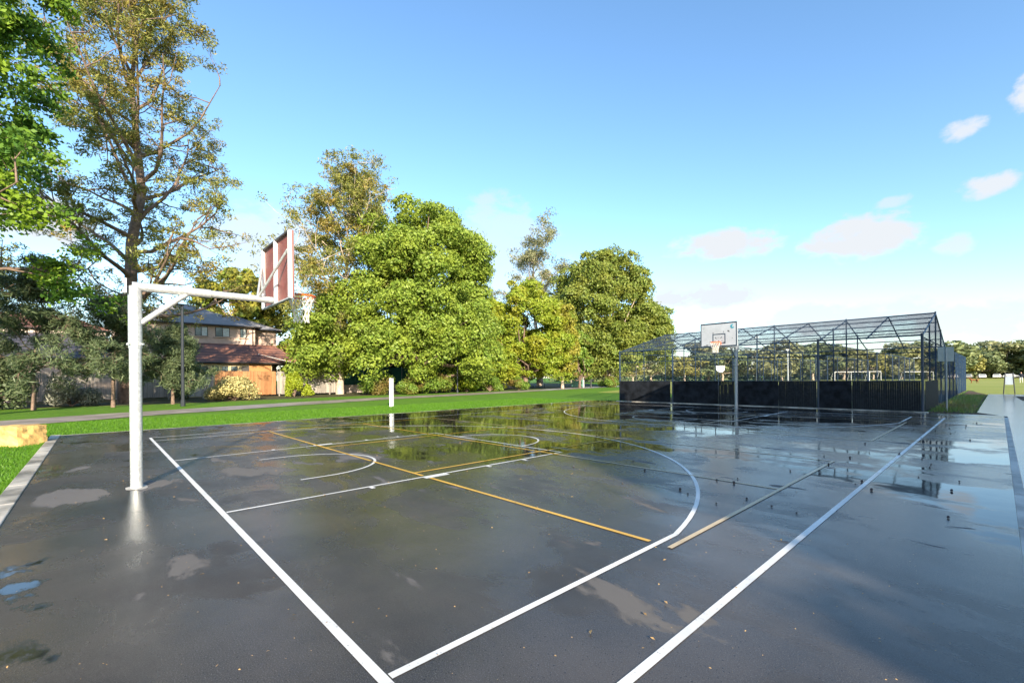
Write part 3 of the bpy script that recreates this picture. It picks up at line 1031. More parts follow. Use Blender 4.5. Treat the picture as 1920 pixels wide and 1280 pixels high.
wU = CU[-1] - CU[0]
sl = Vector((0, VR - VF, ZR - ZE)); sll = sl.length; sl = sl / sll
sl2 = Vector((0, VB - VR, ZE - ZR)); sl2 = sl2 / sl2.length
net_panel('roof_netting', (CU[0], VF, ZE + .05), (1, 0, 0), sl, wU, sll, .07, .0026, M['net_wire'])
net_panel('roof_netting', (CU[0], VR, ZR + .05), (1, 0, 0), sl2, wU, sll, .07, .0026, M['net_wire'])
net_panel('front_netting', (CU[0], VF - .04, .05), (1, 0, 0), (0, 0, 1), wU, ZE - .05, .06, .0016, M['net_wire'])
net_panel('rear_netting', (CU[0], VE, .05), (1, 0, 0), (0, 0, 1), wU, ZE - .05, .1, .0015, M['net_wire'])
for u in CU:
    last = u == CU[-1]
    net_panel('side_netting', (u + (.04 if last else 0), VF, .05), (0, 1, 0), (0, 0, 1), VE - VF, ZE - .08, .09 if not last else .09, .0014 if not last else .0020, M['blue_net'] if last else M['net_wire'])
# triangular gable infill on the lane lines
for u in (CU[0], CU[-1]):
    b = MB()
    for k in range(1, 60):
        v = VF + (VB - VF) * k / 60
        b.tube([(u, v, ZE), (u, v, roof_z(v))], .004, 3, cap=False)
    for k in range(1, 16):
        z = ZE + (ZR - ZE) * k / 16
        q = (VR - VF) * (1 - k / 16)
        b.tube([(u, VR - q, z), (u, VR + q, z)], .004, 3, cap=False)
    b.build('gable_netting', M['blue_net'], cage)
# lower panels on the front
for a, c in ((-.80, 2.78), (2.98, 5.65), (6.72, 8.68), (10.47, 11.72)):
    b = MB(); b.box(((a + c) / 2, VF - .075, .66), (c - a, .016, 1.24), 0, .004); b.build('mat_panel', M['mat_panel'], cage)
for a, c in ((5.67, 6.60), (8.70, 10.34), (11.75, 14.10)):
    b = MB()
    n = int((c - a) / .078)
    for k in range(n):
        b.box((a + (k + .5) * (c - a) / n, VF - .07 + random.uniform(-.006, .006), .65 + random.uniform(-.01, .01)), (.0745, .008, 1.22))
    tag(b.build('slat_panel', M['slat'], cage), kind='stuff')
b = MB()
n = 74
for k in range(n):
    b.box((CU[-1] + .085, VF + .06 + (k + .5) * 5.5 / n, .65), (.008, .060, 1.22))
tag(b.build('slat_panel', M['slat'], cage), kind='stuff')
for u in CU[1:-1]:
    b = MB()
    for k in range(70):
        b.box((u, VF + .1 + (k + .5) * 11 / 70, .5), (.008, .075, .9))
    tag(b.build('slat_panel', M['slat'], cage), kind='stuff')

# ------------------------------------------------------------------ small park things
b = MB(); b.box((-8.2, 11.0, .78), (.34, .14, 1.62), R(-45), .012)
tag(b.build('marker_post', M['white_post'], None, (-8.2, 11.0, 0)), 'plain white rectangular post standing in the lawn beside the court', 'post')

rng = np.random.default_rng(3)
bm = bmesh.new()
bmesh.ops.create_cube(bm, size=1)
bmesh.ops.subdivide_edges(bm, edges=bm.edges[:], cuts=5, use_grid_fill=True)
for v in bm.verts:
    c = v.co.copy()
    k = 1 - .05 * (abs(c.x) * 2) ** 4 * (abs(c.y) * 2) ** 4
    v.co = Vector((c.x * .98 * k * (1 - .06 * (c.z + .5)), c.y * .66 * k, c.z * .5)) + Vector(rng.normal(size=3) * .009)
me = bpy.data.meshes.new('sandstone_block'); bm.to_mesh(me); bm.free()
me.materials.append(M['sandstone'])
o = place('sandstone_block', me, None, (-1.27, -2.50, .20)); o.rotation_euler = (0, 0, R(42))
tag(o, 'rough yellow sandstone block on the grass beside the court corner', 'rock')


def lamp_post(base, h, r, label, lamp=True):
    root = empty('lamp_post', base, label, 'lamp post', 'dark lamp posts along the park path')
    x, y, z = base
    b = MB(); b.tube([(x, y, -.1), (x, y, h)], [r, r * .8], 10); b.tube([(x, y, -.05), (x, y, .35)], r * 1.35, 10)
    b.build('pole', M['black_steel'], root)
    b = MB(); b.box((x + .18, y - .18, h + .03), (.62, .22, .07), R(-45), .015); b.build('lamp_head', M['black_steel'], root)


lamp_post((-19.87, 2.84, 0), 6.3, .095, 'tall black lamp post by the path, left of the brick house')
lamp_post((-25.9, 27.4, 0), 4.2, .085, 'black lamp post in front of the big rounded tree')
lamp_post((-29.6, 55.2, 0), 7.2, .10, 'black lamp post just right of the green gate')
lamp_post((-25.6, 62, 0), 5.0, .085, 'farthest black lamp post, beside the left end of the cage')

root = empty('park_sign', (14.8, 24.3, 0), 'grey sign seen from behind on a steel post beside the cage', 'sign')
b = MB(); b.tube([(14.8, 24.3, -.1), (14.8, 24.3, 2.66)], .03, 10); b.build('pole', M['grey_steel'], root)
b = MB(); b.box((14.78, 24.34, 2.38), (.62, .012, .60), R(38), .003); b.build('panel', M['sign_back'], root)

root = empty('notice_board', (16.9, 48.2, 0), 'pale notice panel held between two dark leaning posts by the field path', 'sign')
for s in (-1, 1):
    b = MB(); b.tube([(16.9 + s * .31, 48.2, -.1), (16.9 + s * .2, 48.2, 1.62)], .035, 8); b.build('post', M['black_steel'], root)
b = MB(); b.box((16.9, 48.2, 1.0), (.42, .03, .62), 0, .005); b.build('panel', M['board_pale'], root)

root = empty('path_sign', (-30.2, 45.4, 0), 'small white sign on a thin post in front of the lime green tree', 'sign')
b = MB(); b.tube([(-30.2, 45.4, -.1), (-30.2, 45.4, 2.3)], .03, 8); b.build('pole', M['black_steel'], root)
b = MB(); b.box((-30.17, 45.37, 2.65), (.72, .04, 1.05), R(45), .01); b.build('panel', M['white_post'], root)

root = empty('garden_gate', (-29.7, 52, 0), 'green corrugated gate panel with a white post under the trees', 'gate')
for k in range(9):
    b = MB(); b.box((-29.7 + (-.8 + k * .2) * .7, 52 + (-.8 + k * .2) * .7, 1.05), (.185, .04, 2.0), R(45), .01); b.build('board', M['green_gate'], root)
b = MB(); b.box((-29.7 + .98 * .7, 52 + .98 * .7, 1.08), (.14, .12, 2.2), R(45), .01); b.build('post', M['white_post'], root)
b = MB(); b.obb((-29.7, 52, 2.1), (.7, .7, .06), (-.7, .7, 0), (0, 0, 1), (1.95, .09, .09)); b.build('top_rail', M['white_post'], root)

root = empty('cloth_fence', (-38, 32, 0), 'dark green cloth fence with pale posts behind the big rounded tree', 'fence')
b = MB()
for k in range(46):
    v = 17 + k * .7
    b.box((-38 + math.sin(k * 1.7) * .02, v + .35, 1.75), (.02, .70, 2.5))
b.build('cloth', M['green_cloth'], root)
for k in range(14):
    b = MB(); b.tube([(-37.93, 17 + k * 2.5, -.1), (-37.93, 17 + k * 2.5, 3.2)], .04, 6); b.build('post', M['grey_steel'], root)
b = MB(); b.box((-37.7, 33, .45), (.2, 32, .9)); b.build('base_wall', M['pale_wall'], root)

# small far backboard in the field
root = empty('basketball_stand', (-16.2, 72.6, 0), 'small white fan-shaped backboard on a post beyond the cage', 'basketball hoop')
b = MB(); b.tube([(-16.2, 72.6, -.1), (-16.2, 72.6, 2.5)], .06, 8); b.build('pole', M['black_steel'], root)
b = MB()
pf = [(-.72, 3.25), (.72, 3.25), (.68, 2.55), (.35, 2.2), (-.35, 2.2), (-.68, 2.55)]
d = Vector((.7, .71, 0)); nn = Vector((.71, -.7, 0)) * .03
vs = [Vector((-16.2, 72.6, 0)) + d * x + Vector((0, 0, z)) + nn * s for s in (1, 3) for x, z in pf]
b.add(vs, [(5, 4, 3, 2, 1, 0), (6, 7, 8, 9, 10, 11)] + [(i, (i + 1) % 6, 6 + (i + 1) % 6, 6 + i) for i in range(6)])
b.build('backboard', M['white_post'], root)
b = MB(); b.tube([Vector((-16.2, 72.6, 2.45)) + nn * 12 + Vector((math.cos(a) * .2, math.sin(a) * .2, 0)) for a in np.linspace(0, 6.283, 15)], .015, 5); b.build('rim', M['orange'], root)


def light_pole(p, h, label):
    root = empty('light_pole', p, label, 'light pole')
    b = MB(); b.tube([(p[0], p[1], -.2), (p[0], p[1], h)], [.2, .13], 8); b.build('pole', M['galv'], root)
    b = MB(); b.box((p[0], p[1], h + .1), (1.0, .3, .25), R(45)); b.build('lamp_head', M['grey_steel'], root)


light_pole((-25.1, 113.4, 0), 10.8, 'taller grey light pole at the field edge seen through the cage')
light_pole((-19.8, 118.7, 0), 7.7, 'shorter grey light pole at the field edge seen through the cage')


def goal(a, c, h, depth, label):
    a, c = Vector((*a, 0)), Vector((*c, 0))
    root = empty('soccer_goal', (a + c) / 2, label, 'goal', 'white soccer goals on the field')
    d = (c - a).normalized(); n = Vector((-d.y, d.x, 0)) * depth
    for p in (a, c):
        b = MB(); b.tube([p, p + Vector((0, 0, h))], .07, 8); b.build('post', M['white_steel'], root)
        b = MB(); b.tube([p + Vector((0, 0, h)), p + n * .4 + Vector((0, 0, h)), p + n], .04, 6); b.tube([p + n, p], .04, 6); b.build('back_frame', M['white_steel'], root)
    b = MB(); b.tube([a + Vector((0, 0, h)), c + Vector((0, 0, h))], .07, 8); b.build('crossbar', M['white_steel'], root)


goal((-8.7, 112.9), (-3.4, 118.2), 2.2, 1.5, 'nearest white soccer goal seen through the cage')
goal((-12.4, 147.5), (-6.6, 153.4), 2.4, 1.6, 'farther white soccer goal behind the nearest one')
goal((-1.3, 151.6), (4.1, 157), 2.2, 1.6, 'white soccer goal at the right end of the cage')


# figures -------------------------------------------------------------
def skinned(name, verts, edges, radii, mats, pick, parent=None, org=(0, 0, 0), sub=2):
    me = bpy.data.meshes.new(name + '_skeleton')
    me.from_pydata(verts, edges, [])
    ob = bpy.data.objects.new(name, me)
    C.objects.link(ob)
    md = ob.modifiers.new('skin', 'SKIN')
    for i, r in enumerate(radii):
        sv = me.skin_vertices[0].data[i]
        sv.radius = (r, r) if isinstance(r, (int, float)) else r
        sv.use_root = i == 0
    ss = ob.modifiers.new('sub', 'SUBSURF'); ss.levels = ss.render_levels = sub
    dg = bpy.context.evaluated_depsgraph_get()
    m2 = bpy.data.meshes.new_from_object(ob.evaluated_get(dg))
    bpy.data.objects.remove(ob)
    for m in mats: m2.materials.append(m)
    for p in m2.polygons:
        p.material_index = pick(p.center); p.use_smooth = True
    o = bpy.data.objects.new(name, m2); C.objects.link(o)
    return o


dv = [(0, 0, .50), (.22, 0, .52), (.42, 0, .56), (.55, 0, .70), (.66, 0, .80), (.80, 0, .77), (.90, 0, .75),       # spine, neck, head, muzzle
      (-.25, 0, .52), (-.36, 0, .53), (-.52, 0, .62), (-.68, 0, .78),                                            # rump, tail
      (.40, .09, .36), (.44, .09, .20), (.50, .09, .02), (.38, -.09, .36), (.33, -.09, .20), (.30, -.09, .02),
      (-.30, .10, .38), (-.38, .10, .22), (-.36, .10, .02), (-.28, -.10, .38), (-.24, -.10, .22), (-.30, -.10, .02), (.64, .06, .91), (.64, -.06, .91)]
de = [(0, 1), (1, 2), (2, 3), (3, 4), (4, 5), (5, 6), (0, 7), (7, 8), (8, 9), (9, 10), (2, 11), (11, 12), (12, 13), (2, 14), (14, 15), (15, 16), (8, 17), (17, 18), (18, 19), (8, 20), (20, 21), (21, 22), (4, 23), (4, 24)]
dr = [.13, .14, .14, .085, .085, .05, .035, .12, .12, .04, .02, .06, .04, .035, .06, .04, .035, .075, .04, .035, .075, .04, .035, .025, .025]
dog = skinned('dog', dv, de, dr, [M['dog']], lambda c: 0)
dog.location = (13.6, 100, 0); dog.rotation_euler = (0, 0, R(205)); dog.scale = (1.05,) * 3
tag(dog, 'brown dog trotting across the open sports field', 'dog')

pv = [(0, 0, .95), (0, 0, 1.15), (0, 0, 1.38), (0, 0, 1.50), (0, .02, 1.62), (0, .02, 1.74),
      (.19, 0, 1.40), (.25, .04, 1.14), (.22, .18, .92), (-.19, 0, 1.40), (-.26, -.04, 1.14), (-.25, .06, .90),
      (.10, 0, .90), (.11, .14, .50), (.10, .04, .08), (.10, .18, .03), (-.10, 0, .90), (-.11, -.04, .50), (-.10, -.24, .12), (-.10, -.12, .04)]
pe = [(0, 1), (1, 2), (2, 3), (3, 4), (4, 5), (2, 6), (6, 7), (7, 8), (2, 9), (9, 10), (10, 11), (0, 12), (12, 13), (13, 14), (14, 15), (0, 16), (16, 17), (17, 18), (18, 19)]
prd = [.15, .15, .16, .06, .10, .08, .07, .05, .035, .07, .05, .035, .10, .07, .045, .04, .10, .07, .045, .04]
per = skinned('person', pv, pe, prd, [M['dark_cloth'], M['light_cloth'], M['skin']], lambda c: 2 if c.z > 1.49 else (0 if c.z > .9 or abs(c.x) > .2 else 1))
per.location = (18.9, 105, 0); per.rotation_euler = (0, 0, R(160))
tag(per, 'person in a dark top and pale trousers walking on the field', 'person')


def car(p, rz, mat, label):
    root = empty('parked_car', p, label, 'car', 'cars parked under the far trees')
    cs, sn = math.cos(rz), math.sin(rz)

    def T(x, y, z): return Vector((p[0] + x * cs - y * sn, p[1] + x * sn + y * cs, p[2] + z))
    prof = [(-2.1, .35), (-2.1, .85), (-1.85, .98), (-1.35, 1.42), (.35, 1.45), (1.05, 1.0), (1.95, .85), (2.1, .6), (2.1, .35)]
    b = MB(); n = len(prof)
    vs = [T(x, s * (.88 if z < 1.1 else .70), z) for s in (-1, 1) for x, z in prof]
    b.add(vs, [tuple(range(n)), tuple(range(2 * n - 1, n - 1, -1))] + [(i, n + i, n + (i + 1) % n, (i + 1) % n) for i in range(n)])
    b.build('body', mat, root)
    b = MB()
    for s in (-1, 1):
        b.add([T(-1.3, s * .80, 1.02), T(.75, s * .80, 1.04), T(.25, s * .735, 1.36), T(-1.15, s * .735, 1.36)], [(0, 1, 2, 3)])
    b.add([T(.42, -.66, 1.40), T(.42, .66, 1.40), T(1.04, .74, 1.04), T(1.04, -.74, 1.04)], [(0, 1, 2, 3)])
    b.add([T(-1.42, -.66, 1.38), T(-1.42, .66, 1.38), T(-1.84, .74, 1.02), T(-1.84, -.74, 1.02)], [(0, 1, 2, 3)])
    b.build('window', M['glass'], root)
    for x in (-1.3, 1.3):
        for s in (-.82, .82):
            b = MB(); b.tube([T(x, s - .1, .32), T(x, s + .1, .32)], .32, 12); b.build('wheel', M['tyre'], root)


for i, (x, y, rz, m, lb) in enumerate([(5.6, 204, 1.4, 'car_white', 'white car parked left of all under the far trees, next to the cage end'),
                                       (9.2, 207, 1.5, 'car_silver', 'silver car parked second from left under the far trees'),
                                       (12.4, 209, 1.7, 'car_white', 'white car parked behind the dog under the far trees'),
                                       (16.0, 211, 1.5, 'car_white', 'white car parked right of the dog below the widest far tree'),
                                       (19.2, 214, 0.2, 'car_silver', 'silver car parked side-on near the notice panel'),
                                       (25.0, 216, 0.1, 'car_white', 'white car parked side-on at the right picture edge')]):
    car((x, y, 0), rz, M[m], lb)

# ------------------------------------------------------------------ fence and houses
def paling_fence(v0, v1, u, h, mat, label, gap=0.0, top_var=.03):
    root = empty('paling_fence', (u, (v0 + v1) / 2, 0), label, 'fence', 'timber paling fences along the back gardens')
    b = MB()
    v = v0
    while v < v1 - .05:
        w = .115
        b.box((u + random.uniform(-.012, .012), v + w / 2, .16 + (h - .16) / 2 + random.uniform(-top_var, top_var)), (.018, w - .012, h - .16))
        v += w
    tag(b.build('palings', mat, root), kind='stuff')
    for z in (.5, h - .45):
        b = MB(); b.box((u - .04, (v0 + v1) / 2, z), (.05, v1 - v0, .08)); b.build('rail', mat, root)
    v = v0 + .2
    while v < v1:
        b = MB(); b.box((u - .08, v, h / 2 - .1), (.09, .1, h)); b.build('post', M['paling_old'], root)
        v += 2.4


paling_fence(-16, 6.55, -34, 2.3, M['paling_old'], 'long weathered grey paling fence in shade behind the tall tree trunk')
paling_fence(6.65, 11.6, -34, 2.42, M['paling_new'], 'orange-brown timber paling fence in front of the houses')
paling_fence(11.7, 17.5, -34, 2.42, M['paling_old'], 'pale grey paling fence right of the orange section')


def hip_roof(root, u0, u1, v0, v1, ze, zr, mat, over=.5, ridge_in=None, name='roof'):
    u0, u1, v0, v1 = u0 - over, u1 + over, v0 - over, v1 + over
    um = (u0 + u1) / 2
    ri = (u1 - u0) / 2 if ridge_in is None else ridge_in
    A = [(u0, v0, ze), (u1, v0, ze), (u1, v1, ze), (u0, v1, ze), (um, v0 + ri, zr), (um, v1 - ri, zr)]
    b = MB(); b.add(A, [(0, 1, 4), (1, 2, 5, 4), (2, 3, 5), (3, 0, 4, 5), (3, 2, 1, 0)])
    r = b.build(name, mat, root)
    b = MB()
    for (x0, y0, x1, y1) in ((u0, v0, u1, v0), (u1, v0, u1, v1), (u1, v1, u0, v1), (u0, v1, u0, v0)):
        b.tube([(x0, y0, ze - .06), (x1, y1, ze - .06)], .09, 4)
    b.build('gutter', M['frame_dark'], r)
    b = MB()
    for k, e in ((4, 1), (4, 0), (5, 2), (5, 3)):
        b.tube([A[k], A[e]], .07, 5)
    b.tube([A[4], A[5]], .07, 5)
    b.build('ridge_cap', mat, r)
    return r


def window(root, u, v0, v1, z0, z1, panes=2):
    b = MB(); b.box((u + .02, (v0 + v1) / 2, (z0 + z1) / 2), (.06, v1 - v0, z1 - z0)); w = b.build('window', M['frame_dark'], root)
    n = panes
    for k in range(n):
        a = v0 + .06 + (v1 - v0 - .06) * k / n; c = v0 + (v1 - v0 - .06) * (k + 1) / n
        b = MB(); b.box((u + .055, (a + c) / 2, (z0 + z1) / 2), (.02, c - a, z1 - z0 - .12)); b.build('pane', M['blind'] if k == n - 1 else M['glass'], w)
    b = MB(); b.box((u + .08, (v0 + v1) / 2, z0 - .06), (.16, v1 - v0 + .3, .09)); b.build('sill', M['brick'], w)


h2 = empty('brick_house', (-43, 8, 0), 'two-storey tan brick house with grey hipped roof behind the fence', 'house')
b = MB(); b.box((-48.5, 6.0, 3.7), (11, 11.6, 7.6)); b.build('wall', M['brick'], h2)
b = MB(); b.box((-50.0, 13.05, 3.7), (11, 2.5, 7.6)); b.build('wing_wall', M['brick'], h2)
r = hip_roof(h2, -54, -43, .2, 11.8, 7.55, 10.2, M['roof_grey'])
hip_roof(h2, -55.5, -44.5, 6.0, 14.3, 7.45, 9.4, M['roof_grey'], name='wing_roof')
b = MB(); b.tube([(-45.3, 8.7, 8.45), (-45.3, 8.7, 8.95)], .13, 8); b.tube([(-45.3, 8.7, 8.9), (-45.3, 8.7, 9.0)], .2, 8); b.build('roof_vent', M['grey_steel'], r)
window(h2, -43, 6.35, 7.45, 6.3, 7.3); window(h2, -43, 8.1, 9.4, 6.3, 7.32); window(h2, -43, 10.35, 10.95, 6.3, 7.3)
b = MB(); b.tube([(-42.92, 11.55, 0), (-42.92, 11.55, 7.4)], .05, 6); b.build('downpipe', M['frame_dark'], h2)

h1 = empty('tiled_house', (-39, 10, 0), 'single-storey cream house with mottled red tiled roof behind the orange fence', 'house')
b = MB(); b.box((-41, 8.2, 1.6), (4.6, 8.4, 3.3)); b.build('wall', M['cream'], h1)
b = MB(); b.box((-38.64, 11.3, 1.6), (.1, 2.0, 3.2)); b.build('timber_panel', M['timber'], h1)
hip_roof(h1, -43.2, -38.7, 3.9, 14.5, 3.4, 5.35, M['roof_red'], over=.55, ridge_in=1.9)
for a in (6.6, 7.4, 8.2, 9.0):
    b = MB(); b.box((-38.68, a, 2.75), (.06, .55, .5)); w = b.build('window', M['frame_dark'], h1)
    b = MB(); b.box((-38.645, a, 2.75), (.02, .45, .4)); b.build('pane', M['glass'], w)
b = MB(); b.box((-38.68, 10.0, 2.65), (.06, .75, .75)); b.build('window', M['frame_dark'], h1)

b = MB()
b.add([(-38.2, 11.0, 4.3), (-35.2, 15.2, 2.95), (-38.4, 15.6, 2.9), (-38.2, 11.0, 4.27), (-35.2, 15.2, 2.92), (-38.4, 15.6, 2.87)], [(0, 1, 2), (5, 4, 3), (0, 3, 4, 1), (1, 4, 5, 2), (2, 5, 3, 0)])
sail = empty('shade_sail', (-36.5, 14, 0), 'white triangular shade sail stretched behind the fence', 'shade sail')
b.build('cloth', M['sail'], sail)
for p, h in (((-35.2, 15.2), 2.94), ((-38.4, 15.6), 2.9)):
    b = MB(); b.tube([(*p, 0), (*p, h)], .04, 8); b.build('post', M['grey_steel'], sail)

h0 = empty('long_house', (-39, -10, 0), 'long low brick house with dark tiled roof behind the shaded fence', 'house')
b = MB(); b.box((-42, -11, 1.7), (7, 25.4, 3.6)); b.build('wall', M['brick'], h0)
hip_roof(h0, -45.5, -38.5, -23.7, 1.6, 3.55, 5.75, M['roof_dark'], over=.5)
window(h0, -38.5, -2.4, -.9, 2.1, 3.1); window(h0, -38.5, -9, -7.4, 2.0, 3.1)

hb = empty('distant_house', (-80, -12, 0), 'pale distant house with orange roof above the dark tiled roof', 'house')
b = MB(); b.box((-80, -8, 4.5), (8, 16, 9)); b.build('wall', M['pale_wall'], hb)
hip_roof(hb, -84, -76, -16, 0, 9, 11.2, M['roof_red'])
b = MB(); b.box((-76.5, -11.6, 10.4), (.8, .9, 3.0)); b.build('chimney', M['white_post'], hb)

# ------------------------------------------------------------------ trees
# big camphor laurel with a left skirt
lobed_tree('rounded_tree', 'huge dense rounded evergreen tree in the middle behind the lawn', (-28.6, 23.3, 0),
           [(-27.5, 24.4, 11.2, 6.9, 6.9, 9.4), (-31.4, 17.0, 4.8, 4.2, 4.6, 4.8), (-25.4, 26.6, 5.6, 5.0, 5.0, 5.2), (-27.0, 20.6, 4.4, 4.2, 4.2, 3.6), (-27.6, 26.4, 13.6, 5.2, 5.4, 6.4), (-31.0, 19.8, 8.0, 5.2, 5.2, 5.6)],
           360, (.6, 1.75), 190000, (.09, .20), 'camphor', 'bark', .75, 11, fork=.28)
lobed_tree('lime_tree', 'lime green bushy tree right of the huge rounded tree', (-29.4, 40.8, 0),
           [(-29.4, 40.8, 7.4, 4.9, 4.9, 7.6), (-31.5, 36.8, 5.6, 4.2, 4.2, 6.0), (-31, 33.0, 5.2, 3.6, 3.6, 5.4), (-27.4, 43.2, 4.4, 3.2, 3.2, 4.6)], 190, (.55, 1.5), 100000, (.11, .21), 'lime', 'bark', .4, 12)
lobed_tree('orange_tree', 'narrow yellow-tinted tree between the lime tree and the far dome', (-27.3, 46, 0),
           [(-27.3, 46, 6.2, 2.0, 2.0, 6.2)], 46, (.6, 1.1), 16000, (.16, .28), 'orange', 'pale_bark', .22, 13)
lobed_tree('young_tree', 'small bright green tree left of the black lamp post', (-27.0, 49.4, 0),
           [(-27.0, 49.4, 4.2, 1.9, 1.9, 4.0)], 34, (.6, 1.0), 12000, (.16, .28), 'under', 'bark', .2, 14)
lobed_tree('domed_tree', 'tall dome-shaped tree left of the cage', (-29, 60, 0),
           [(-31.6, 60.8, 11.6, 9.4, 9.4, 11.0), (-26.4, 65.6, 8.0, 5.4, 5.4, 5.6), (-28.5, 59, 6.0, 4.6, 4.6, 5.2)], 460, (.8, 1.8), 150000, (.14, .27), 'dome', 'pale_bark', .6, 15, fork=.3)
branchy_tree('gum_tree', 'thin tall gum with pale forked trunk rising behind the lime tree', (-46.5, 60.3, 0), 24.5, (-1.0, -1.0, 0), 8.0, 15, .52, 'gum', 'pale_bark', .6, 16,
             clump=(.8, 1.5), per=48, leaf=(.16, .30), aspect=.3, subs=(4, 3), prim_el=(8, 52), prof=lambda t: 1.15)
branchy_tree('silky_oak', 'open feathery tree with bare pale branches left of the huge rounded tree', (-33.6, 17.6, 0), 20.0, (.6, 1.0, 0), 10.0, 36, .34, 'grev', 'pale_bark', .36, 17,
             clump=(.42, .85), per=26, leaf=(.12, .23), aspect=.28, subs=(7, 4), prim_el=(8, 66), prof=lambda t: 1.2 - .65 * t)
branchy_tree('silky_oak', 'very tall feathery tree with thick trunk behind the near pole', (-28.5, .6, 0), 31, (.6, .6, 0), 9.0, 40, .18, 'grev', 'bark', .50, 18,
             clump=(.36, .68), per=42, leaf=(.09, .18), prof=lambda t: 1.22 - .52 * t, aspect=.26, subs=(7, 4), prim_el=(8, 62))
branchy_tree('sweetgum', 'bright green leafy tree overhanging the left picture edge', (-15.2, -6.6, 0), 20, (.6, .8, 0), 6.0, 34, .27, 'sweet', 'bark', .36, 19,
             clump=(.42, .8), per=58, leaf=(.075, .135), aspect=.62, subs=(6, 4), prim_el=(14, 60), prof=lambda t: 1.05 - .35 * t)
for i, (p, h, sp, lb, sd_) in enumerate([((-22.6, -3.6, 0), 7.2, 4.0, 'dark drooping she-oak at the left edge in front of the fence', 21),
                                         ((-22.4, -.3, 0), 6.0, 2.9, 'dark drooping she-oak with thin trunk just left of the tall tree', 22),
                                         ((-23.6, 2.7, 0), 4.6, 1.9, 'small drooping she-oak between the near pole and the black lamp post', 23),
                                         ((-26.5, -8.0, 0), 8.0, 4.0, 'dense dark she-oak partly cut by the left picture edge', 24)]):
    branchy_tree('sheoak', lb, p, h, (.2, .2, 0), sp, 20, .26, 'sheoak', 'bark', .10, sd_, clump=(.3, .55), per=34, leaf=(.11, .22), aspect=.13, droop=.10, subs=(6, 4), prim_el=(15, 60))
lobed_tree('golden_tree', 'golden green tree behind the two-storey house roof', (-78.5, 16.8, 0), [(-78.5, 16.8, 15.5, 5.5, 5.5, 5.0), (-76, 20.5, 13, 4, 4, 4)], 60, (1.0, 1.8), 15000, (.25, .45), 'orange', 'pale_bark', .35, 25, fork=.7)
lobed_tree('hillside_tree', 'low olive tree behind the dark tiled roof at far left', (-86, -22, 0), [(-86, -20, 8.5, 9, 9, 4.5)], 40, (1.2, 2.2), 9000, (.35, .6), 'far', 'bark', .4, 26)

# garden trees behind the cloth fence
for i, (x, y, h, r) in enumerate([(-43, 19, 8.5, 4.2), (-45, 26, 9.5, 4.6), (-44, 33, 8.5, 4.4), (-45, 40, 10, 4.8), (-46, 48, 10, 5.0), (-50, 56, 11, 5.5)]):
    lobed_tree('garden_tree', ['leftmost dark garden tree behind the cloth fence, near the shade sail', 'dark garden tree behind the trunk of the huge tree', 'dark garden tree behind the lamp post under the huge tree',
                               'dark garden tree in the gap left of the lime tree', 'dark garden tree hidden behind the lime tree', 'dark garden tree behind the green gate'][i], (x, y, 0),
               [(x, y, h * .5, r, r, h * .5)], 50, (.9, 1.6), 12000, (.2, .36), 'under', 'bark', .25, 140 + i, 'garden trees behind the cloth fence')

# trees out of frame to the right that shade the near half of the court
for i, (x, y, h, r) in enumerate([(35, -2.0, 9.4, 3.3), (35, 4.0, 11.8, 4.4), (35, 11.5, 13.0, 5.2), (36, 20, 12.6, 5.2), (37, 29, 11.5, 5.0)]):
    lobed_tree('shade_tree', ['lowest', 'second', 'third', 'fourth', 'last'][i] + ' park tree of the row beyond the right picture edge', (x, y, 0),
               [(x, y, h * .6, r, r, h * .4)], 46, (1.0, 1.9), 9000, (.3, .5), 'dome', 'bark', .3, 40 + i, 'row of trees right of the court')

# shrubs
shrub('grey_shrub', 'grey-green flowering bush below the shaded fence', (-26.6, -2.2, 0), 1.5, 1.9, 5200, (.05, .10), 'greyshrub', 51)
shrub('pale_shrub', 'pale straw-coloured bush in front of the orange fence', (-26.9, 6.8, 0), 1.9, 1.7, 7000, (.06, .12), 'pale', 52, lob=14)
shrub('yellow_shrub', 'bright yellow-green bush against the grey fence', (-31.0, 12.4, 0), .9, 2.2, 2600, (.07, .13), 'yellow', 53)
for i, (x, y, r, h, mt, lb) in enumerate([(-31.2, 13.6, .6, 1.0, 'yellow', 'tiny yellow-green bush beside the fence end'),
                                          (-28.4, 19.6, 2.0, 2.2, 'under', 'low leafy bush under the left side of the huge tree'),
                                          (-26.4, 22.3, 1.7, 1.8, 'under', 'low leafy bush right behind the white post'),
                                          (-26.8, 25.2, 2.0, 2.0, 'under', 'leafy bush left of the lamp post under the huge tree'),
                                          (-27.0, 29.4, 1.8, 1.3, 'yellow', 'bright low bush right of the lamp post under the huge tree'),
                                          (-27.6, 33.2, 1.7, 1.7, 'under', 'leafy bush between the huge tree and the lime tree'),
                                          (-27.2, 37.6, 1.5, 1.5, 'under', 'low bush at the foot of the lime tree'),
                                          (-27.2, 56.6, 1.9, 1.6, 'under', 'spreading bush at the foot of the domed tree'),
                                          (-30.5, 3.4, 1.2, 2.3, 'sheoak', 'dark climbing shrub on the fence beside the tall trunk'),
                                          (-25.6, -5.6, 2.1, 3.2, 'sheoak', 'tall dark shrub left of the grey flowering bush'),
                                          (-24.2, -8.2, 2.2, 3.4, 'sheoak', 'dark shrub cut by the left picture edge behind the sandstone block'),
                                          (-33.0, -8.0, 1.6, 2.0, 'sheoak', 'dark shrub against the fence at far left')]):
    shrub('bush', lb, (x, y, 0), r, h, int(2600 * r), (.07, .14), mt, 60 + i)

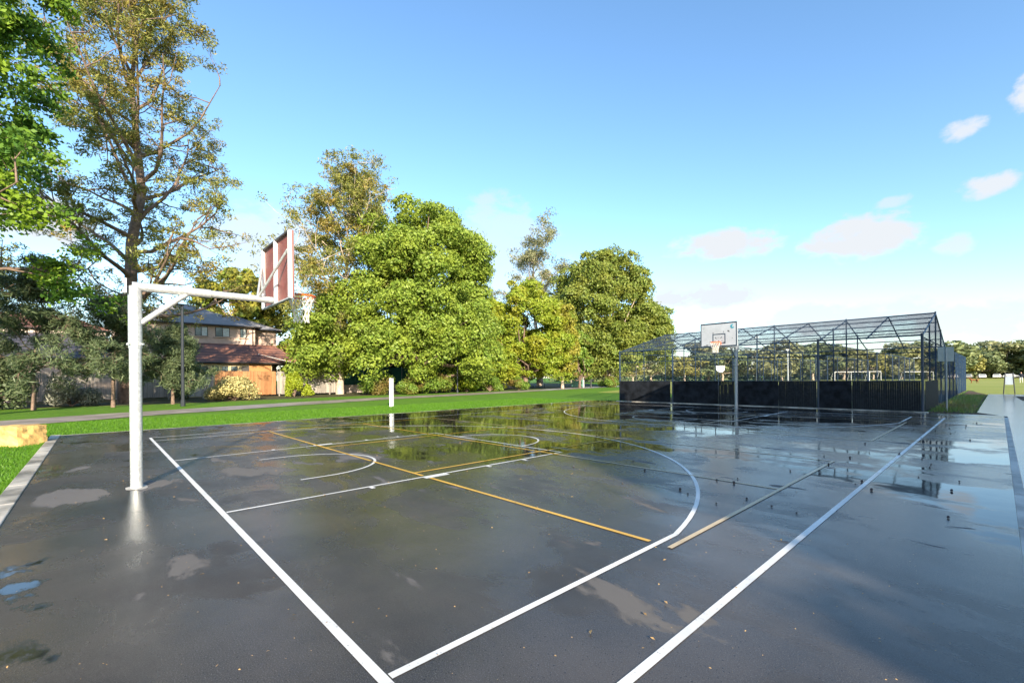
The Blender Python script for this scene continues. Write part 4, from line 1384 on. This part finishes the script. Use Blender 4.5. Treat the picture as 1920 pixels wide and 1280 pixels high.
# far tree line: prototypes copied with their parts
protos = []
for i, mt in enumerate(('far', 'far2', 'far3')):
    for j in range(2):
        p = lobed_tree('field_tree', 'prototype', (0, 0, 0), [(0, 0, 7.5, 5.2 + j, 5.2 + j, 5.6), (2.5 - 5 * j, 1.5, 5.2, 3.6, 3.6, 3.8)], 46, (1.0, 2.0), 5200, (.35, .62), mt, 'pale_bark', .3, 80 + i * 2 + j, fork=.4)
        protos.append(p)


def copy_tree(src, loc, sc, rz, label, group):
    o = src.copy(); C.objects.link(o)
    o.location = loc; o.scale = sc; o.rotation_euler = (0, 0, rz)
    o['label'] = label; o['group'] = group
    for ch in src.children:
        c = ch.copy(); C.objects.link(c); c.parent = o
    return o


FT = [  # azimuth position as (u, v), height scale, prototype, label
    (-70, 96, .95, 2, 'far dark tree just right of the domed tree, seen through the cage left end'),
    (-66, 106, .90, 0, 'far olive tree through the first cage bay'),
    (-60, 112, .75, 4, 'far golden low tree through the first cage bay'),
    (-60, 122, 1.05, 1, 'far olive tree with leaning limb left of the scuffed backboard'),
    (-52, 128, .80, 5, 'far bright golden tree left of the small fan backboard'),
    (-50, 140, 1.35, 0, 'far tall tree whose top shows above the scuffed backboard'),
    (-44, 137, 1.0, 3, 'far dark tree behind the small fan backboard'),
    (-37, 146, 1.0, 1, 'far olive tree right of the far basketball pole'),
    (-31, 150, 1.2, 0, 'far tall olive tree behind the taller light pole'),
    (-24, 156, 1.15, 3, 'far dark tree behind the shorter light pole'),
    (-18, 166, 1.0, 1, 'far olive tree left of the nearest goal'),
    (-11, 170, .9, 4, 'far golden tree behind the nearest goal'),
    (-5, 178, 1.1, 0, 'far olive tree behind the farther goal'),
    (1, 184, 1.2, 3, 'far dark tree behind the right cage corner'),
    (6, 196, 1.05, 4, 'far golden round-topped tree just right of the cage end'),
    (11.0, 214, 1.0, 3, 'far low dark tree behind the left parked cars'),
    (15.5, 222, 1.25, 0, 'widest olive tree behind the parked cars'),
    (20.0, 228, 1.2, 4, 'far golden tree right of the widest olive tree'),
    (25.5, 226, 1.3, 2, 'far dark airy tree at the right picture edge'),
    (31, 220, 1.2, 3, 'farthest right dark tree cut by the picture edge'),
    (-80, 118, 1.15, 1, 'far olive tree behind the domed tree right flank'),
    (-30, 190, 1.3, 2, 'far tall dark tree behind the field centre'),
]
for i, (x, y, s, k, lb) in enumerate(FT):
    a = 1 + .18 * math.sin(i * 2.1)
    copy_tree(protos[k], (x, y, 0), (s * a * 1.15, s * a * 1.15, s * .74), i * 1.3, lb, 'trees beyond the sports field')
for p in protos:
    for ch in list(p.children): bpy.data.objects.remove(ch)
    bpy.data.objects.remove(p)
rng = np.random.default_rng(99)
cen_, nr_ = [], []
for k in range(150):
    t = k / 149
    x = -105 + 150 * t; y = 118 + 118 * t + rng.uniform(4, 14)
    c = np.array([x, y, rng.uniform(.6, 2.6)])
    d = ball_dirs(rng, 90)
    cen_.append(c + d * np.array([2.4, 2.4, 1.9])); nr_.append(d + rng.normal(size=d.shape) * .5)
cc = np.concatenate(cen_); nn_ = np.concatenate(nr_); ok = cc[:, 2] > .1
V, F = leaves(rng, cc[ok], nn_[ok], rng.uniform(.35, .7, ok.sum()), .6)
tag(np_mesh('far_scrub', V, F, LEAF['far2']), 'dense low scrub under the trees beyond the sports field', 'scrub', kind='stuff')

# ------------------------------------------------------------------ grass, weeds, litter
rng = np.random.default_rng(5)


def blades(name, pts, h, w, mat, label, cat):
    n = len(pts)
    a = rng.uniform(0, 6.283, n)
    hh = rng.uniform(h[0], h[1], n)
    ww = rng.uniform(w[0], w[1], n)
    dx = np.stack([np.cos(a), np.sin(a), np.zeros(n)], 1)
    ln = np.stack([rng.normal(size=n) * .45, rng.normal(size=n) * .45, np.ones(n)], 1)
    base = np.stack([pts[:, 0], pts[:, 1], np.full(n, -.047)], 1)
    V = np.stack([base - dx * ww[:, None], base + dx * ww[:, None], base + ln * hh[:, None]], 1).reshape(-1, 3)
    return tag(np_mesh(name, V, np.arange(3 * n).reshape(n, 3), LEAF[mat]), label, cat, kind='stuff')


P1 = np.stack([rng.uniform(-9, 7.5, 60000), rng.uniform(-6.5, -2.0, 60000)], 1)
P2 = np.stack([rng.uniform(-9.5, -2.95, 80000), rng.uniform(-2, 23, 80000)], 1)
pc = smooth_poly(cen)
pa = np.array(pc)
PP = np.concatenate([P1, P2])
dmin = np.min(np.linalg.norm(PP[:, None, :] - pa[None, ::2, :], axis=2), axis=1)
PP = PP[dmin > 2.0]
E1 = np.stack([rng.uniform(-2.98, -2.9, 5000), rng.uniform(-1.9, 22.6, 5000)], 1)
E2 = np.stack([rng.uniform(-3.0, 7.5, 5000), rng.uniform(-2.06, -1.97, 5000)], 1)
PP = np.concatenate([PP, E1, E2])
blades('grass', PP, (.03, .075), (.004, .009), 'blade', 'short bright green lawn grass around the court', 'grass')
P3 = np.stack([rng.uniform(14.35, 15.65, 3800), rng.uniform(23.4, 44, 3800)], 1)
P3 = P3[rng.random(len(P3)) < np.clip(1.0 - np.abs(P3[:, 0] - 15.0) * .5, 0, 1)]
blades('weeds', P3, (.06, .26), (.010, .022), 'weed', 'straggly weeds growing in the bed beside the cage', 'weeds')


def litter(name, n, reg, size, mat, label, flat=.25):
    c = np.stack([rng.uniform(reg[0], reg[1], n), rng.uniform(reg[2], reg[3], n), np.full(n, .012)], 1)
    nr = np.stack([rng.normal(size=n) * flat, rng.normal(size=n) * flat, np.ones(n)], 1)
    V, F = leaves(rng, c, nr, rng.uniform(size[0], size[1], n), .5)
    V[:, 2] = np.maximum(V[:, 2], .007)
    tag(np_mesh(name, V, F, mat), label, 'litter', kind='stuff')


M['dry_leaf'] = simple('dry_leaf', (0.42, 0.26, 0.10), .7, var=.5, scale=9)
litter('fallen_leaves', 560, (-2.6, 15, -1.6, 20), (.007, .022), M['dry_leaf'], 'small dry leaves scattered over the wet court')
litter('fallen_leaves', 900, (6, 16.2, -1.6, 4), (.003, .009), M['dry_leaf'], 'tiny pale flecks of leaf litter on the near court')
b = MB()
for i in range(52):
    x, y = (16.0 - abs(random.gauss(0, 1.3)), random.uniform(4, 19)) if i > 9 else (random.uniform(11, 14), random.uniform(4, 6))
    r_ = random.uniform(.010, .020)
    b.tube([(x, y, .004), (x, y, r_), (x + .004, y, r_ * 1.9)], [r_ * .7, r_, r_ * .4], 7)
tag(b.build('seed_pods', M['plastic_dark']), 'dark round seed pods scattered along the right side of the court', 'litter', kind='stuff')
